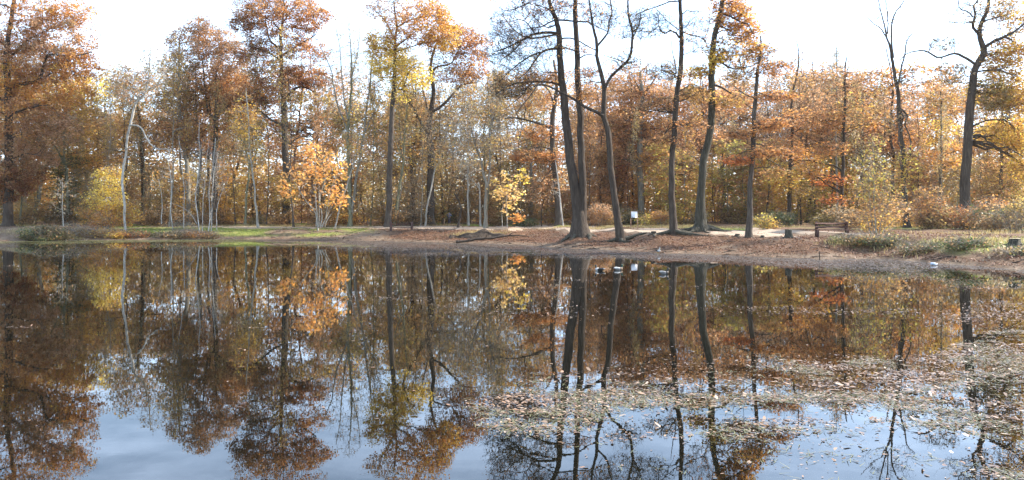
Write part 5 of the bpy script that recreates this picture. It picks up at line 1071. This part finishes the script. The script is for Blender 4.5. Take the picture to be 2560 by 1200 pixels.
# water weed blades among them
k = rl.random(len(Xc)) < .35; wxx, wyy = Xc[k]+rl.normal(0, .06, k.sum()), Yc[k]+rl.normal(0, .06, k.sum())
g = vnoise(wxx, wyy, .9, 7) > .42; wxx, wyy = wxx[g].repeat(2), wyy[g].repeat(2); wxx = wxx+rl.normal(0, .03, len(wxx)); wyy = wyy+rl.normal(0, .03, len(wxx))
a = rl.uniform(0, 6.28, len(wxx)); Lb = rl.uniform(.03, .08, len(wxx)); ux, uy = np.cos(a)*Lb, np.sin(a)*Lb; nx, ny = -np.sin(a)*.005, np.cos(a)*.005; up = rl.uniform(0, .025, len(wxx))
Vw = np.stack([np.stack([wxx-ux-nx, wyy-uy-ny, 0*wxx+.004], -1), np.stack([wxx-ux+nx, wyy-uy+ny, 0*wxx+.004], -1), np.stack([wxx+ux+nx*.3, wyy+uy+ny*.3, .006+up], -1), np.stack([wxx+ux-nx*.3, wyy+uy-ny*.3, .006+up], -1)], 1)
tag(link('water_weed', mesh_from('water_weed', Vw.reshape(-1, 3), np.arange(len(wxx)*4).reshape(-1, 4), mats=(M_weed,), tint=rl.random(len(wxx)).repeat(4))), 'fine green water weed showing between the floating leaves', 'water weed', kind='stuff')
# grey scum of leaf bits along the far shore
N = 280000
Xs = rl.uniform(-62, 26, N); Ts = rl.uniform(0, 1, N)**1.15
wid = np.interp(1280+Xs*F/np.maximum(shore(Xs), 20), [0, 300, 560, 800, 950, 1150, 1400, 1700, 1850, 2000, 2150, 2350, 2560], [10, 14, 11, 10, 24, 30, 18, 11, 13, 14, 11, 9, 6])
Yq = shore(Xs)+.2-Ts*wid
nn = fbm(Xs, Yq*3, 6, 15); dens = (1-smooth(.55, 1.0, Ts))*smooth(.30, .52, nn+.25*(1-Ts))
px, py = water_px(Xs, Yq)
keep = (rl.random(N) < dens*wid/26) & (shore_dist(Xs, Yq) < .15)
Xs, Yq = Xs[keep], Yq[keep]
green = (1280+Xs*F/Yq < 640)
V = leaf_four(Xs, Yq, np.maximum(.003, ground(Xs, Yq)+.004)+rl.random(len(Xs))*.006, .13, rl, .03)
tt = np.clip(rl.normal(.5, .22, len(Xs)), 0, 1)
for nm, selm, mt, lb in (('floating_scum', ~green, M_scum, 'grey scum of leaf bits floating along the far shore'), ('floating_duckweed', green, M_weed, 'green duckweed film floating along the left shore')):
    ids = np.nonzero(selm)[0]
    tag(link(nm, mesh_from(nm, V[ids].reshape(-1, 3), quads4(len(ids)), mats=(mt,), tint=tt[ids].repeat(4))), lb, 'scum' if nm == 'floating_scum' else 'duckweed', kind='stuff')
# ------------------------------------------------------------------ leaves and grass on land
N = 260000
Xg = rl.uniform(-62, 34, N); Tg = rl.uniform(0, 1, N)**1.5*32; Yg = shore(Xg)+.15+Tg
gr, li, pa = covers(Xg, Yg)
d = np.maximum(li*.8, .10)*(1-.75*pa); keep = (rl.random(N) < d) & (np.abs(Xg/Yg) < .72)
Xg, Yg = Xg[keep], Yg[keep]
V = leaf_four(Xg, Yg, ground(Xg, Yg)+.01+rl.random(len(Xg))*.02, .12, rl, .35)
tag(link('leaf_litter', mesh_from('leaf_litter', V.reshape(-1, 3), quads4(len(Xg)), mats=(M_ground_leaf,), tint=np.clip(rl.normal(.5, .24, len(Xg)), 0, 1).repeat(4))), 'red brown fallen leaves carpeting the bank', 'leaves', kind='stuff')
def blades(X, Y, h, w, lean, mats, name, label, tint):
    m = len(X); Z = ground(X, Y)-.02; a = rl.uniform(0, 6.28, m); hh = h*rl.uniform(.5, 1.4, m); bx, by = rl.normal(0, lean, m)*hh, rl.normal(0, lean, m)*hh
    dx, dy = np.cos(a)*w, np.sin(a)*w
    A = [np.stack([X-dx, Y-dy, Z], -1), np.stack([X+dx, Y+dy, Z], -1), np.stack([X+bx*.4+dx*.7, Y+by*.4+dy*.7, Z+hh*.6], -1), np.stack([X+bx*.4-dx*.7, Y+by*.4-dy*.7, Z+hh*.6], -1), np.stack([X+bx, Y+by, Z+hh], -1)]
    Vb = np.stack(A, 1).reshape(-1, 3); i0 = np.arange(m)[:, None]*5
    tag(link(name, mesh_from(name, Vb, i0+np.array([[0, 1, 2, 3]]), i0+np.array([[3, 2, 4]]), mats, tint=np.clip(tint, 0, 1).repeat(5))), label, 'grass', kind='stuff')
M_grass = mat_leaf('grass', [(.07, .09, .015), (.14, .18, .03), (.22, .26, .05), (.32, .30, .09)], .4)
M_dry = mat_leaf('dry_grass', [(.16, .12, .05), (.28, .21, .09), (.40, .31, .15)], .4)
N = 260000
Xg = rl.uniform(-60, 34, N); Yg = shore(Xg)+.5+rl.uniform(0, 1, N)*34; gr, li, pa = covers(Xg, Yg)
keep = (rl.random(N) < gr*.8*(1-pa*.8)) & (np.abs(Xg/Yg) < .72); Xg, Yg = Xg[keep], Yg[keep]
blades(Xg, Yg, .11, .018, .5, (M_grass,), 'grass', 'short green grass on the left lawn and right bank', np.clip(fbm(Xg, Yg, 3, 5)+rl.normal(0, .15, len(Xg)), 0, 1))
DX, DY = [], []
for px, Yk, rx, ry, n in [(1205, 77.8, 2.6, .9, 700), (1160, 77.6, 1.2, .6, 200), (95, 82.6, 3.5, .8, 1400), (175, 83, 1.5, .6, 500), (380, 86, 7, .8, 1800), (2380, 46, 3.5, 1.6, 350), (2500, 44.2, 2.4, 1.4, 250), (2230, 49, 1.6, 1., 200), (2110, 50.6, 1.2, .7, 500), (1620, 84, 8, 1.5, 2200), (1820, 82, 6, 1.5, 1500), (1480, 86, 5, 1.4, 800), (700, 101, 14, 1.6, 2500), (1050, 103, 9, 1.6, 1500), (30, 98, 5, 2, 800), (2450, 58, 5, 2, 600)]:
    DX.append(pxX(px, Yk)+rl.normal(0, .5, n)*rx); DY.append(Yk+rl.normal(0, .5, n)*ry)
DX = np.concatenate(DX); DY = np.concatenate(DY); ok = shore_dist(DX, DY) > .1; DX, DY = DX[ok], DY[ok]
blades(DX, DY, .28, .014, .45, (M_dry,), 'dry_grass', 'straw coloured dry grass on the mounds and wood edge', rl.random(len(DX)))


# ------------------------------------------------------------------ the thin autumn haze hanging in the wood
mh, n, l = new_mat('haze_air')
pv = n.new('ShaderNodeVolumePrincipled'); pv.inputs['Color'].default_value = (.97, .96, .94, 1); pv.inputs['Density'].default_value = .00010; pv.inputs['Anisotropy'].default_value = .35
o_ = n.new('ShaderNodeOutputMaterial'); l.new(pv.outputs[0], o_.inputs['Volume'])
hb = MB(); hb.box((0, 610, 18.5), (960, 940, 21.5)); tag(hb.build('haze', mh, None, False), kind='stuff')
